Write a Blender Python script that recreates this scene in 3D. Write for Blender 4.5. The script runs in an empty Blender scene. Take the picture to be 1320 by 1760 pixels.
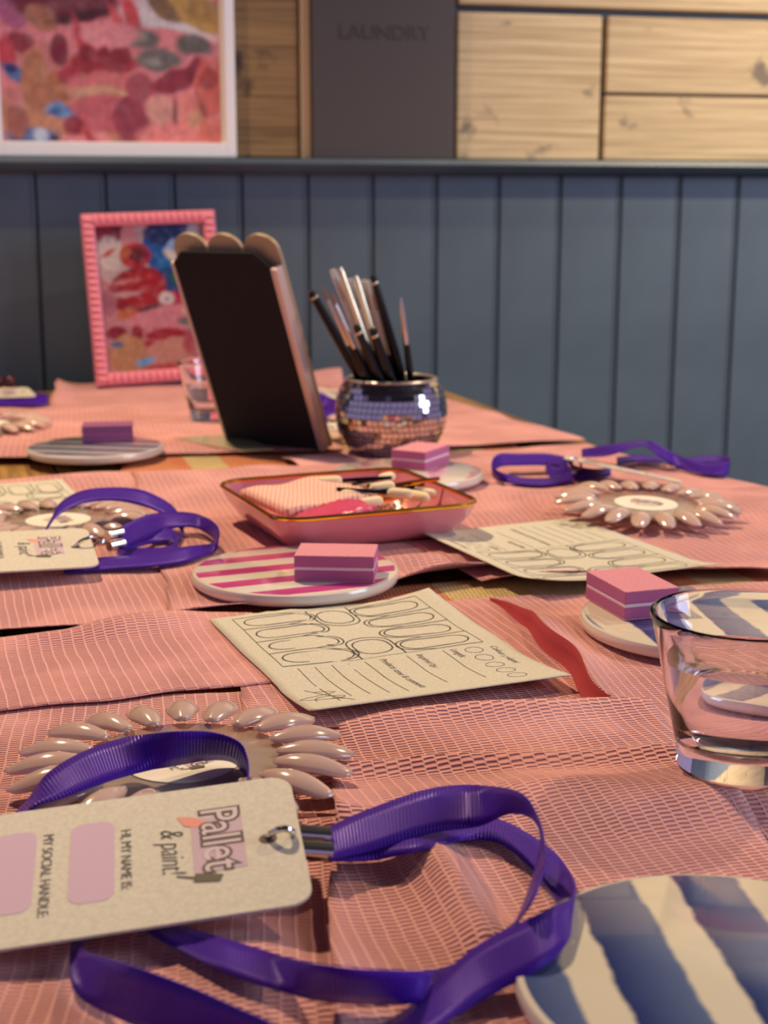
import bpy, math, random
from mathutils import Vector, Matrix, noise

random.seed(7)
scene = bpy.context.scene
C = scene.collection
PI = math.pi

# ------------------------------------------------------------------ camera
F = 2440.0                       # focal length in pixels of the 1320x1760 frame
PITCH = math.radians(12.08)
H = 0.181                        # eye height above the table top
cam_d = bpy.data.cameras.new('camera')
cam = bpy.data.objects.new('camera', cam_d)
C.objects.link(cam)
cam.location = (0, 0, H)
cam.rotation_euler = (PI / 2 - PITCH, 0, 0)
cam_d.sensor_fit = 'VERTICAL'
cam_d.sensor_height = 36.0
cam_d.sensor_width = 27.0
cam_d.lens = F / 1760 * 36
cam_d.clip_start = 0.02
cam_d.clip_end = 30
cam_d.dof.use_dof = True
cam_d.dof.focus_distance = 0.51
cam_d.dof.aperture_fstop = 17.0
scene.camera = cam

# ------------------------------------------------------------------ world, lights, exposure
world = bpy.data.worlds.new('room_ambient')
scene.world = world
world.use_nodes = True
bg = world.node_tree.nodes['Background']
bg.inputs['Color'].default_value = (0.50, 0.41, 0.78, 1)
bg.inputs['Strength'].default_value = 0.44


def aim(o, target):
    d = Vector(target) - o.location
    o.rotation_euler = d.to_track_quat('-Z', 'Y').to_euler()


def area(name, loc, target, size, energy, color, shape='DISK', size_y=None):
    l = bpy.data.lights.new(name, 'AREA')
    l.energy = energy
    l.color = color
    l.shape = shape
    l.size = size
    if size_y:
        l.size_y = size_y
    o = bpy.data.objects.new(name, l)
    C.objects.link(o)
    o.location = loc
    aim(o, target)
    return o


def spot(name, loc, target, energy, color, cone=70, blend=0.6, radius=0.04):
    l = bpy.data.lights.new(name, 'SPOT')
    l.energy = energy
    l.color = color
    l.spot_size = math.radians(cone)
    l.spot_blend = blend
    l.shadow_soft_size = radius
    o = bpy.data.objects.new(name, l)
    C.objects.link(o)
    o.location = loc
    aim(o, target)
    return o


# warm pendant spots over the table and the timber wall, a daylight window to the right
spot('warm_pendant_spot', (-0.45, 1.12, 1.06), (-0.05, 0.78, 0.0), 47.0, (1.0, 0.74, 0.46), 112, 1.0, 0.022)
spot('warm_pendant_spot', (0.85, 1.08, 1.10), (0.16, 0.80, 0.0), 22.0, (1.0, 0.74, 0.46), 96, 1.0, 0.022)
spot('warm_wall_spot', (1.15, 0.95, 1.30), (0.70, 1.76, 0.33), 80.0, (1.0, 0.78, 0.52), 60, 0.9, 0.05)
area('window_daylight', (2.4, 0.10, 0.95), (0.3, 1.2, 0.05), 1.0, 26.0, (0.70, 0.80, 1.0), 'RECTANGLE', 1.3)

scene.view_settings.view_transform = 'Standard'
scene.view_settings.look = 'None'
scene.view_settings.gamma = 1.0
scene.view_settings.use_curve_mapping = False
scene.view_settings.exposure = 0.38

# ------------------------------------------------------------------ projection helpers
FWD = Vector((0, math.cos(PITCH), -math.sin(PITCH)))
UPV = Vector((0, math.sin(PITCH), math.cos(PITCH)))
RGT = Vector((1, 0, 0))
EYE = Vector((0, 0, H))


def ray(px, py):
    return FWD + RGT * ((px - 660) / F) - UPV * ((py - 880) / F)


def G(px, py, z=0.0):
    """point of the photograph on the horizontal plane at height z"""
    d = ray(px, py)
    return EYE + d * ((z - H) / d.z)


WALL_YAW = math.radians(12.0)
WALL_D = 1.60
WU = Vector((math.cos(WALL_YAW), math.sin(WALL_YAW), 0))      # along the wall, to the right
WN = Vector((math.sin(WALL_YAW), -math.cos(WALL_YAW), 0))     # out of the wall, to the room
WP = Vector((0, WALL_D, 0))


def on_wall(px, py, off=0.0):
    """(u, z) on the plane parallel to the wall and off metres in front of it"""
    d = ray(px, py)
    p0 = WP + WN * off
    t = (p0 - EYE).dot(WN) / d.dot(WN)
    p = EYE + d * t
    return (p - WP).dot(WU), p.z


def wall_xyz(u, off, z):
    p = WP + WU * u + WN * off
    return Vector((p.x, p.y, z))


def on_depth(px, py, y):
    """point of the photograph on the upright plane at world y"""
    d = ray(px, py)
    return EYE + d * (y / d.y)


# ------------------------------------------------------------------ materials
def srgb(r, g, b):
    f = lambda c: (c / 255) / 12.92 if c / 255 <= 0.04045 else (((c / 255) + 0.055) / 1.055) ** 2.4
    return (f(r), f(g), f(b), 1.0)


def mat(name, col, rough=0.5, **kw):
    m = bpy.data.materials.new(name)
    m.use_nodes = True
    b = m.node_tree.nodes['Principled BSDF']
    b.inputs['Base Color'].default_value = col
    b.inputs['Roughness'].default_value = rough
    for k, v in kw.items():
        b.inputs[k.replace('_', ' ')].default_value = v
    return m


def nodes(m):
    nt = m.node_tree
    return nt, nt.nodes, nt.links, nt.nodes['Principled BSDF']


def coords(m, kind='UV', scale=(1, 1, 1), rot=(0, 0, 0)):
    nt, N, L, b = nodes(m)
    tc = N.new('ShaderNodeTexCoord')
    mp = N.new('ShaderNodeMapping')
    mp.inputs['Scale'].default_value = scale
    mp.inputs['Rotation'].default_value = rot
    L.new(tc.outputs[kind], mp.inputs['Vector'])
    return mp.outputs['Vector']


def add_noise(m, vec, scale, c1, c2, detail=4, lo=0.35, hi=0.65):
    nt, N, L, b = nodes(m)
    n = N.new('ShaderNodeTexNoise')
    n.inputs['Scale'].default_value = scale
    n.inputs['Detail'].default_value = detail
    r = N.new('ShaderNodeValToRGB')
    r.color_ramp.elements[0].position = lo
    r.color_ramp.elements[0].color = c1
    r.color_ramp.elements[1].position = hi
    r.color_ramp.elements[1].color = c2
    L.new(vec, n.inputs['Vector'])
    L.new(n.outputs['Fac'], r.inputs['Fac'])
    L.new(r.outputs['Color'], b.inputs['Base Color'])
    return n, r


def add_bump(m, sock, strength, dist):
    nt, N, L, b = nodes(m)
    bp = N.new('ShaderNodeBump')
    bp.inputs['Strength'].default_value = strength
    bp.inputs['Distance'].default_value = dist
    L.new(sock, bp.inputs['Height'])
    L.new(bp.outputs['Normal'], b.inputs['Normal'])
    return bp


def crepe(name, col, cell_w=5.0, cell_h=2.4, col2=None):
    """puckered cloth: columns of short slits between raised ribs (uv in metres)"""
    m = mat(name, col, 0.85)
    nt, N, L, b = nodes(m)

    def math_n(op, a, b_=None, c=None):
        n = N.new('ShaderNodeMath')
        n.operation = op
        for k, x in enumerate((a, b_, c)):
            if x is None:
                continue
            if isinstance(x, (int, float)):
                n.inputs[k].default_value = x
            else:
                L.new(x, n.inputs[k])
        return n.outputs[0]
    v = coords(m, 'UV', (1000, 1000, 1000))
    no = N.new('ShaderNodeTexNoise')
    no.inputs['Scale'].default_value = 0.05
    no.inputs['Detail'].default_value = 2
    L.new(v, no.inputs['Vector'])
    mx = N.new('ShaderNodeVectorMath')
    mx.operation = 'MULTIPLY_ADD'
    mx.inputs[1].default_value = (1.6, 3.0, 0)
    L.new(no.outputs['Color'], mx.inputs[0])
    L.new(v, mx.inputs[2])
    sp = N.new('ShaderNodeSeparateXYZ')
    L.new(mx.outputs[0], sp.inputs[0])
    uu = math_n('DIVIDE', sp.outputs['X'], cell_w)
    fu = math_n('FRACT', uu)
    iu = math_n('FLOOR', uu)
    # 0 at a rib, 1 in the middle of a column
    dcol = math_n('SUBTRACT', 1.0, math_n('ABSOLUTE', math_n('MULTIPLY_ADD', fu, 2.0, -1.0)))
    mr = N.new('ShaderNodeMapRange')
    mr.interpolation_type = 'SMOOTHSTEP'
    mr.inputs['From Min'].default_value = 0.04
    mr.inputs['From Max'].default_value = 0.30
    L.new(dcol, mr.inputs['Value'])
    ph = math_n('MULTIPLY', iu, 1.9)
    row = math_n('SINE', math_n('ADD', math_n('MULTIPLY', sp.outputs['Y'], 2 * PI / cell_h), ph))
    row = math_n('POWER', math_n('MULTIPLY_ADD', row, 0.5, 0.5), 1.6)
    # slits fade where the cloth is pulled flat
    n3 = N.new('ShaderNodeTexNoise')
    n3.inputs['Scale'].default_value = 0.022
    n3.inputs['Detail'].default_value = 3
    L.new(v, n3.inputs['Vector'])
    m3 = N.new('ShaderNodeMapRange')
    m3.inputs['From Min'].default_value = 0.36
    m3.inputs['From Max'].default_value = 0.58
    m3.inputs['To Min'].default_value = 0.5
    L.new(n3.outputs['Fac'], m3.inputs['Value'])
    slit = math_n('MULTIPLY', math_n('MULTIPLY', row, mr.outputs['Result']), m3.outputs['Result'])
    n2 = N.new('ShaderNodeTexNoise')
    n2.inputs['Scale'].default_value = 1.3
    n2.inputs['Detail'].default_value = 4
    L.new(v, n2.inputs['Vector'])
    hgt = math_n('SUBTRACT', math_n('MULTIPLY', n2.outputs['Fac'], 0.25), slit)
    add_bump(m, hgt, 1.0, 0.0010)
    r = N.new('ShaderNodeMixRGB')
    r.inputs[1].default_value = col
    r.inputs[2].default_value = col2  # shade of the recessed slits, put into the colour besides the bump
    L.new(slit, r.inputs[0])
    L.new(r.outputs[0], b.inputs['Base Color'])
    b.inputs['Sheen Weight'].default_value = 0.12
    b.inputs['Sheen Roughness'].default_value = 0.6
    return m


M = {}
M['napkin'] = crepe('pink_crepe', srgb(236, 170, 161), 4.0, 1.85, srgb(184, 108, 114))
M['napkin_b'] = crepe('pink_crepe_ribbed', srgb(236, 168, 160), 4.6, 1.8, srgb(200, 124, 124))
M['napkin_shade'] = mat('pink_crepe_shade', srgb(172, 48, 54), 0.85)  # pink cloth in shade, its reddened tone put into the colour


def woven():
    m = mat('woven_straw', srgb(205, 160, 90), 0.55)
    nt, N, L, b = nodes(m)
    v = coords(m, 'UV', (1000, 1000, 1000), (0, 0, math.radians(28)))
    ck = N.new('ShaderNodeTexBrick')
    ck.offset = 0.5
    ck.inputs['Scale'].default_value = 1
    ck.inputs['Brick Width'].default_value = 2.6
    ck.inputs['Row Height'].default_value = 1.7
    ck.inputs['Mortar Size'].default_value = 0.35
    ck.inputs['Mortar Smooth'].default_value = 1
    ck.inputs['Color1'].default_value = (1, 1, 1, 1)
    ck.inputs['Color2'].default_value = (0.8, 0.8, 0.8, 1)
    ck.inputs['Mortar'].default_value = (0, 0, 0, 1)
    L.new(v, ck.inputs['Vector'])
    # broad bands of dyed straw across the mat
    v2 = coords(m, 'UV', (9.5, 0.0, 0))
    wv = N.new('ShaderNodeTexNoise')
    wv.inputs['Scale'].default_value = 1.0
    wv.inputs['Detail'].default_value = 0
    L.new(v2, wv.inputs['Vector'])
    r = N.new('ShaderNodeValToRGB')
    r.color_ramp.interpolation = 'CONSTANT'
    e = r.color_ramp.elements
    e[0].position, e[0].color = 0.0, srgb(240, 150, 96)
    e[1].position, e[1].color = 0.46, srgb(238, 214, 146)
    x = e.new(0.40); x.color = srgb(240, 142, 90)
    x = e.new(0.58); x.color = srgb(240, 150, 96)
    L.new(wv.outputs['Fac'], r.inputs['Fac'])
    mx = N.new('ShaderNodeMixRGB')
    mx.inputs[1].default_value = srgb(126, 66, 46)
    L.new(ck.outputs['Color'], mx.inputs[0])
    L.new(r.outputs['Color'], mx.inputs[2])
    L.new(mx.outputs[0], b.inputs['Base Color'])
    add_bump(m, ck.outputs['Color'], 1.0, 0.0006)
    return m


M['woven'] = woven()


def wood(name, dark, light, scale, axis_scale, rough=0.6, bump=0.0006, knots=None, coord='UV'):
    m = mat(name, light, rough)
    nt, N, L, b = nodes(m)
    v = coords(m, coord, axis_scale)
    info = N.new('ShaderNodeObjectInfo')
    off = N.new('ShaderNodeVectorMath')
    off.operation = 'MULTIPLY_ADD'
    off.inputs[1].default_value = (31, 17, 5)
    L.new(info.outputs['Random'], off.inputs[0])
    L.new(v, off.inputs[2])
    n, r = add_noise(m, off.outputs[0], scale, dark, light, 7, 0.32, 0.62)
    n.inputs['Roughness'].default_value = 0.62
    n.inputs['Distortion'].default_value = 0.4
    add_bump(m, n.outputs['Fac'], 0.7, bump)
    if knots:
        v3 = coords(m, coord, (1, 1, 1))
        o3 = N.new('ShaderNodeVectorMath')
        o3.operation = 'MULTIPLY_ADD'
        o3.inputs[1].default_value = (13, 7, 0)
        L.new(info.outputs['Random'], o3.inputs[0])
        L.new(v3, o3.inputs[2])
        vo = N.new('ShaderNodeTexNoise')
        vo.inputs['Scale'].default_value = knots[1]
        vo.inputs['Detail'].default_value = 3
        L.new(o3.outputs[0], vo.inputs['Vector'])
        kr = N.new('ShaderNodeValToRGB')
        kr.color_ramp.elements[0].position = knots[2]
        kr.color_ramp.elements[0].color = (0, 0, 0, 1)
        kr.color_ramp.elements[1].position = knots[2] + 0.08
        kr.color_ramp.elements[1].color = (1, 1, 1, 1)
        L.new(vo.outputs['Fac'], kr.inputs['Fac'])
        mx = N.new('ShaderNodeMixRGB')
        L.new(kr.outputs['Color'], mx.inputs[0])
        L.new(r.outputs['Color'], mx.inputs[1])
        mx.inputs[2].default_value = knots[0]
        L.new(mx.outputs[0], b.inputs['Base Color'])
    return m


M['plank'] = wood('pale_reclaimed_timber', srgb(176, 150, 108), srgb(222, 198, 152), 1.0, (5, 210, 40), 0.7, 0.0006,
                  (srgb(132, 118, 96), 22, 0.62))
M['plank_brown'] = wood('brown_reclaimed_timber', srgb(96, 70, 38), srgb(158, 124, 76), 1.0, (5, 210, 40), 0.7, 0.0006,
                  (srgb(66, 48, 30), 16, 0.62))
M['table_wood'] = wood('oiled_table_timber', srgb(96, 66, 34), srgb(176, 134, 72), 1.0, (110, 5, 30), 0.42, 0.0009)
M['paint'] = mat('grey_blue_paint', srgb(80, 95, 103), 0.42)
_n = coords(M['paint'], 'Object', (1, 1, 1))
add_noise(M['paint'], _n, 9, srgb(76, 91, 99), srgb(85, 101, 110), 3)
M['charcoal'] = mat('charcoal_panel', srgb(74, 66, 62), 0.6)
M['emboss'] = mat('charcoal_emboss', srgb(66, 58, 53), 0.5)
M['white_frame'] = mat('white_frame_paint', srgb(250, 248, 240), 0.45)
M['cream_mount'] = mat('cream_mount', srgb(250, 240, 214), 0.7)
M['floor'] = wood('floor_boards', srgb(60, 44, 32), srgb(98, 74, 52), 1.0, (40, 3, 10), 0.5, 0.0005)
M['iron'] = mat('black_iron', srgb(30, 30, 32), 0.45, Metallic=0.6)

M['card'] = mat('ivory_card', srgb(206, 200, 180), 0.8)
_n = coords(M['card'], 'Object', (1, 1, 1))
_nn, _ = add_noise(M['card'], _n, 900, srgb(200, 193, 172), srgb(212, 206, 187), 3)
M['tagcard'] = mat('white_tag_card', srgb(206, 199, 180), 0.62)
_n = coords(M['tagcard'], 'Object', (1, 1, 1))
add_noise(M['tagcard'], _n, 700, srgb(199, 191, 171), srgb(212, 205, 187), 3)
M['tagedge'] = mat('tag_edge', srgb(240, 240, 246), 0.5)
M['ink'] = mat('black_ink', srgb(44, 40, 40), 0.7)
M['grey_ink'] = mat('grey_ink', srgb(88, 82, 76), 0.7)
M['lilac_ink'] = mat('lilac_ink', srgb(208, 176, 196), 0.7)
M['lilac_box'] = mat('lilac_box_ink', srgb(200, 172, 184), 0.7)
M['coral_ink'] = mat('coral_ink', srgb(232, 150, 132), 0.7)
M['brown_ink'] = mat('brown_ink', srgb(96, 78, 80), 0.7)
M['pale_ink'] = mat('pale_ink', srgb(214, 196, 196), 0.7)
M['taupe_ink'] = mat('taupe_ink', srgb(92, 84, 66), 0.7)


def ribbon_mat():
    m = mat('purple_satin', srgb(64, 24, 142), 0.36)
    nt, N, L, b = nodes(m)
    v = coords(m, 'UV', (1000, 1000, 1000))
    w = N.new('ShaderNodeTexWave')
    w.wave_type = 'BANDS'
    w.bands_direction = 'X'
    w.inputs['Scale'].default_value = 0.28
    w.inputs['Distortion'].default_value = 0.2
    L.new(v, w.inputs['Vector'])
    add_bump(m, w.outputs['Fac'], 0.55, 0.00035)
    b.inputs['Sheen Weight'].default_value = 0.2
    b.inputs['Sheen Tint'].default_value = srgb(150, 100, 240)
    b.inputs['Specular Tint'].default_value = srgb(170, 120, 255)
    return m


M['ribbon'] = ribbon_mat()
M['steel'] = mat('polished_steel', srgb(205, 200, 194), 0.16, Metallic=1.0)
M['nail'] = mat('pearl_nail', srgb(222, 188, 172), 0.16, Coat_Weight=0.8, Coat_Roughness=0.05, Transmission_Weight=0.12,
                Subsurface_Weight=0.15, Subsurface_Scale=0.004)
M['disc'] = mat('frosted_acrylic', srgb(226, 204, 188), 0.2, Transmission_Weight=0.55, IOR=1.45, Coat_Weight=0.5)
M['sticker'] = mat('white_sticker', srgb(238, 232, 216), 0.5)
M['glass'] = mat('clear_glass', (1, 0.985, 0.985, 1), 0.0, Transmission_Weight=1.0, IOR=1.47)
M['water'] = mat('water', (1, 0.97, 0.985, 1), 0.0, Transmission_Weight=1.0, IOR=1.33)
M['tray'] = mat('pink_glazed_ceramic', srgb(214, 128, 138), 0.2, Coat_Weight=0.5)
M['gold'] = mat('gold_rim', srgb(240, 176, 70), 0.2, Metallic=1.0)
M['mirror'] = mat('mirror_tile', srgb(206, 200, 198), 0.07, Metallic=1.0)
M['grout'] = mat('silver_pot', srgb(84, 78, 78), 0.45, Metallic=0.4)
M['pot_rim'] = mat('silver_pot_rim', srgb(206, 196, 190), 0.28, Metallic=0.8)
M['black'] = mat('black_plastic', srgb(6, 5, 6), 0.2, Specular_IOR_Level=0.35)
M['black_felt'] = mat('black_felt', srgb(20, 12, 10), 0.9)
M['clear_cap'] = mat('clear_plastic_cap', (1, 1, 1, 1), 0.08, Transmission_Weight=0.85, IOR=1.4)
M['ferrule'] = mat('champagne_metal', srgb(232, 220, 184), 0.18, Metallic=1.0)
M['bristle'] = mat('brown_bristle', srgb(150, 96, 60), 0.7)
M['stand_cream'] = mat('cream_stand', srgb(168, 150, 120), 0.35, Metallic=0.15)
M['stand_edge'] = mat('stand_silver_edge', srgb(214, 190, 176), 0.3, Metallic=0.35)
M['stand_foot'] = mat('stand_foot_acrylic', srgb(206, 200, 150), 0.2, Transmission_Weight=0.35)
M['pink_frame'] = mat('pink_bead_frame', srgb(240, 142, 152), 0.35)
M['buffer'] = mat('pink_emery', srgb(214, 138, 152), 0.9)
_n = coords(M['buffer'], 'Object', (1, 1, 1))
_nn, _ = add_noise(M['buffer'], _n, 1500, srgb(204, 128, 144), srgb(224, 152, 164), 2)
add_bump(M['buffer'], _nn.outputs['Fac'], 0.5, 0.0004)
M['buffer_side'] = mat('magenta_foam', srgb(184, 98, 142), 0.85)
M['buffer_core'] = mat('white_core', srgb(232, 206, 214), 0.8)
M['buffer_dark'] = mat('plum_foam', srgb(150, 84, 128), 0.85)
M['swab'] = mat('cream_sponge', srgb(240, 220, 178), 0.8)
M['wrapper'] = mat('pink_wrapper', srgb(236, 92, 128), 0.25, Transmission_Weight=0.25)
M['gold_bead'] = mat('gold_beads', srgb(236, 206, 140), 0.2, Metallic=0.9)


def dotted_pad():
    m = mat('pink_gauze', srgb(246, 190, 170), 0.8)
    nt, N, L, b = nodes(m)
    v = coords(m, 'UV', (1000, 1000, 1000), (0, 0, 0.6))
    vo = N.new('ShaderNodeTexVoronoi')
    vo.inputs['Scale'].default_value = 0.42
    vo.inputs['Randomness'].default_value = 0.0
    L.new(v, vo.inputs['Vector'])
    r = N.new('ShaderNodeValToRGB')
    r.color_ramp.elements[0].position = 0.25
    r.color_ramp.elements[0].color = srgb(206, 140, 128)
    r.color_ramp.elements[1].position = 0.45
    r.color_ramp.elements[1].color = srgb(246, 196, 176)
    L.new(vo.outputs['Distance'], r.inputs['Fac'])
    L.new(r.outputs['Color'], b.inputs['Base Color'])
    add_bump(m, vo.outputs['Distance'], 0.6, 0.0004)
    return m


M['pad'] = dotted_pad()


def coaster_mat(name, c_a, c_b, period, duty, ang, wob=1.5, soft=0.02, mixc=None):
    """resin coaster poured in stripes (object coordinates in metres)"""
    m = mat(name, c_a, 0.12, Coat_Weight=0.6, Coat_Roughness=0.05)
    nt, N, L, b = nodes(m)
    v = coords(m, 'Object', (1000, 1000, 1000), (0, 0, ang))
    no = N.new('ShaderNodeTexNoise')
    no.inputs['Scale'].default_value = 0.11
    no.inputs['Detail'].default_value = 3
    L.new(v, no.inputs['Vector'])
    sx = N.new('ShaderNodeSeparateXYZ')
    L.new(v, sx.inputs[0])
    a = N.new('ShaderNodeMath'); a.operation = 'MULTIPLY_ADD'
    a.inputs[1].default_value = wob
    L.new(no.outputs['Fac'], a.inputs[0]); L.new(sx.outputs['Y'], a.inputs[2])
    d = N.new('ShaderNodeMath'); d.operation = 'DIVIDE'; d.inputs[1].default_value = period
    L.new(a.outputs[0], d.inputs[0])
    fr = N.new('ShaderNodeMath'); fr.operation = 'FRACT'
    L.new(d.outputs[0], fr.inputs[0])
    r = N.new('ShaderNodeValToRGB')
    e = r.color_ramp.elements
    e[0].position, e[0].color = 0.0, c_b
    e[1].position, e[1].color = 1.0, c_a
    e.new(duty - soft).color = mixc or c_b
    e.new(duty).color = c_a
    e.new(soft).color = c_b
    e[0].color = c_a
    L.new(fr.outputs[0], r.inputs['Fac'])
    L.new(r.outputs['Color'], b.inputs['Base Color'])
    return m


def band(ax, ay, bx, by):
    d = G(bx, by, 0.008) - G(ax, ay, 0.008)
    return -math.atan2(d.y, d.x)


CREAM_R = srgb(226, 216, 190)
M['coaster_pink'] = coaster_mat('pink_stripe_resin', srgb(232, 222, 206), srgb(200, 70, 136), 22, 0.5, band(351, 997, 512, 981), 1.0)
M['coaster_blue'] = coaster_mat('blue_stripe_resin', CREAM_R, srgb(46, 58, 120), 31, 0.58, band(1151, 1020, 1197, 1053), 3.0, 0.05, srgb(96, 112, 150))
M['coaster_blue_b'] = coaster_mat('blue_stripe_resin_b', CREAM_R, srgb(44, 54, 108), 27, 0.67, band(1118, 1507, 1212, 1659), 3.0, 0.05, srgb(96, 112, 150))
M['coaster_pale'] = coaster_mat('pale_swirl_resin', srgb(226, 214, 206), srgb(208, 140, 164), 26, 0.45, math.radians(100), 22, 0.1, srgb(214, 178, 186))
M['coaster_grey'] = coaster_mat('grey_stripe_resin', srgb(196, 184, 180), srgb(84, 92, 124), 21, 0.55, math.radians(10), 5, 0.06)
M['coaster_side'] = mat('cream_resin', srgb(224, 212, 194), 0.14, Coat_Weight=0.6, Coat_Roughness=0.05)


# ------------------------------------------------------------------ object helpers
def thing(name, label, cat, loc=(0, 0, 0), rotz=0.0, group=None):
    o = bpy.data.objects.new(name, None)
    C.objects.link(o)
    o.empty_display_size = 0.01
    o.location = loc
    o.rotation_euler = (0, 0, rotz)
    tag(o, label, cat, group)
    return o


def tag(o, label, cat, group=None):
    o['label'] = label
    o['category'] = cat
    if group:
        o['group'] = group
    return o


def build(name, geo, m, parent=None, smooth=False, bevel=0, solid=0, loc=None, kind=None, label=None, raw=False, m2=None, pick=None):
    verts, faces = geo[0], geo[1]
    me = bpy.data.meshes.new(name)
    me.from_pydata([tuple(v) for v in verts], [], faces)
    if len(geo) > 2 and geo[2]:
        uv = me.uv_layers.new(name='UVMap')
        for lp in me.loops:
            uv.data[lp.index].uv = geo[2][lp.vertex_index]
    me.materials.append(m)
    if m2:
        me.materials.append(m2)
        for p in me.polygons:
            if pick(p):
                p.material_index = 1
    if smooth:
        for p in me.polygons:
            p.use_smooth = True
        if not raw:
            me.set_sharp_from_angle(angle=math.radians(38))
    me.update()
    o = bpy.data.objects.new(name, me)
    C.objects.link(o)
    if parent:
        o.parent = parent
    if loc is not None:
        o.location = loc
    if bevel:
        b = o.modifiers.new('bevel', 'BEVEL')
        b.width = bevel
        b.segments = 2
        b.limit_method = 'ANGLE'
    if solid:
        s = o.modifiers.new('solid', 'SOLIDIFY')
        s.thickness = solid
        s.offset = 0
    if kind:
        o['kind'] = kind
    if label:
        o['label'] = label
    return o


def join(*geos):
    V, Fc, U = [], [], []
    for g in geos:
        n = len(V)
        V += list(g[0])
        Fc += [tuple(i + n for i in f) for f in g[1]]
        U += list(g[2]) if len(g) > 2 and g[2] else [(v[0], v[1]) for v in g[0]]
    return V, Fc, U


def move(g, d):
    d = Vector(d)
    return ([Vector(v) + d for v in g[0]], g[1]) + tuple(g[2:])


def xf(g, mtx):
    return ([mtx @ Vector(v) for v in g[0]], g[1]) + tuple(g[2:])


def box(x0, x1, y0, y1, z0, z1, uvaxes=None):
    v = [(x, y, z) for z in (z0, z1) for y in (y0, y1) for x in (x0, x1)]
    f = [(0, 2, 3, 1), (4, 5, 7, 6), (0, 1, 5, 4), (2, 6, 7, 3), (0, 4, 6, 2), (1, 3, 7, 5)]
    if uvaxes:
        return v, f, [(p[uvaxes[0]], p[uvaxes[1]]) for p in v]
    return v, f


def lathe(prof, n=48, close=False):
    """profile of (r, z) turned about z; open ends with r=0 are collapsed"""
    V, Fc = [], []
    k = len(prof)
    for i in range(n):
        a = 2 * PI * i / n
        for r, z in prof:
            V.append((r * math.cos(a), r * math.sin(a), z))
    for i in range(n):
        j = (i + 1) % n
        for q in range(k - 1 + (1 if close else 0)):
            w = (q + 1) % k
            Fc.append((i * k + q, j * k + q, j * k + w, i * k + w))
    return V, Fc


def tube(path, rad, n=10, cap=True):
    V, Fc = [], []
    path = [Vector(p) for p in path]
    rads = rad if isinstance(rad, (list, tuple)) else [rad] * len(path)
    for i, p in enumerate(path):
        t = (path[min(i + 1, len(path) - 1)] - path[max(i - 1, 0)]).normalized()
        a = t.cross(Vector((0.13, 0.21, 1)))
        if a.length < 1e-3:
            a = t.cross(Vector((1, 0, 0)))
        a.normalize()
        b = t.cross(a)
        for k in range(n):
            q = 2 * PI * k / n
            V.append(p + (a * math.cos(q) + b * math.sin(q)) * rads[i])
    for i in range(len(path) - 1):
        for k in range(n):
            l = (k + 1) % n
            Fc.append((i * n + k, i * n + l, (i + 1) * n + l, (i + 1) * n + k))
    if cap:
        Fc.append(tuple(range(n - 1, -1, -1)))
        Fc.append(tuple((len(path) - 1) * n + k for k in range(n)))
    return V, Fc


def prism(outline, z0, z1):
    n = len(outline)
    V = [(x, y, z0) for x, y in outline] + [(x, y, z1) for x, y in outline]
    Fc = [tuple(range(n - 1, -1, -1)), tuple(range(n, 2 * n))]
    for i in range(n):
        j = (i + 1) % n
        Fc.append((i, j, n + j, n + i))
    return V, Fc


def rrect(w, h, r, n=6, cx=0, cy=0):
    pts = []
    for sx, sy, a0 in ((1, 1, 0), (-1, 1, PI / 2), (-1, -1, PI), (1, -1, 1.5 * PI)):
        for k in range(n + 1):
            a = a0 + PI / 2 * k / n
            pts.append((cx + sx * (w / 2 - r) + r * math.cos(a), cy + sy * (h / 2 - r) + r * math.sin(a)))
    return pts


def spline(pts, per=10):
    """Catmull-Rom through the points"""
    pts = [Vector(p) for p in pts]
    out = []
    for i in range(len(pts) - 1):
        p0 = pts[max(i - 1, 0)]; p1 = pts[i]; p2 = pts[i + 1]; p3 = pts[min(i + 2, len(pts) - 1)]
        for k in range(per):
            t = k / per
            out.append(0.5 * ((2 * p1) + (p2 - p0) * t + (2 * p0 - 5 * p1 + 4 * p2 - p3) * t * t
                              + (3 * p1 - p0 - 3 * p2 + p3) * t ** 3))
    out.append(pts[-1])
    return out


def strokes(polys, w, z=0.0):
    """flat pen strokes: list of 2-D polylines -> ribbons of width w"""
    V, Fc = [], []
    for pl in polys:
        closed = len(pl) > 2 and (Vector(pl[0]) - Vector(pl[-1])).length < 1e-9
        n = len(pl)
        b = len(V)
        for i in range(n):
            a = Vector(pl[(i - 1) if i else (n - 2 if closed else 0)])
            c = Vector(pl[(i + 1) if i < n - 1 else (1 if closed else n - 1)])
            t = (c - a)
            if t.length < 1e-12:
                t = Vector((1, 0))
            t.normalize()
            nn = Vector((-t.y, t.x)) * (w / 2)
            p = Vector(pl[i])
            V += [(p.x + nn.x, p.y + nn.y, z), (p.x - nn.x, p.y - nn.y, z)]
        for i in range(n - 1):
            Fc.append((b + 2 * i, b + 2 * i + 1, b + 2 * i + 3, b + 2 * i + 2))
    return V, Fc


_dg = None


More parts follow.
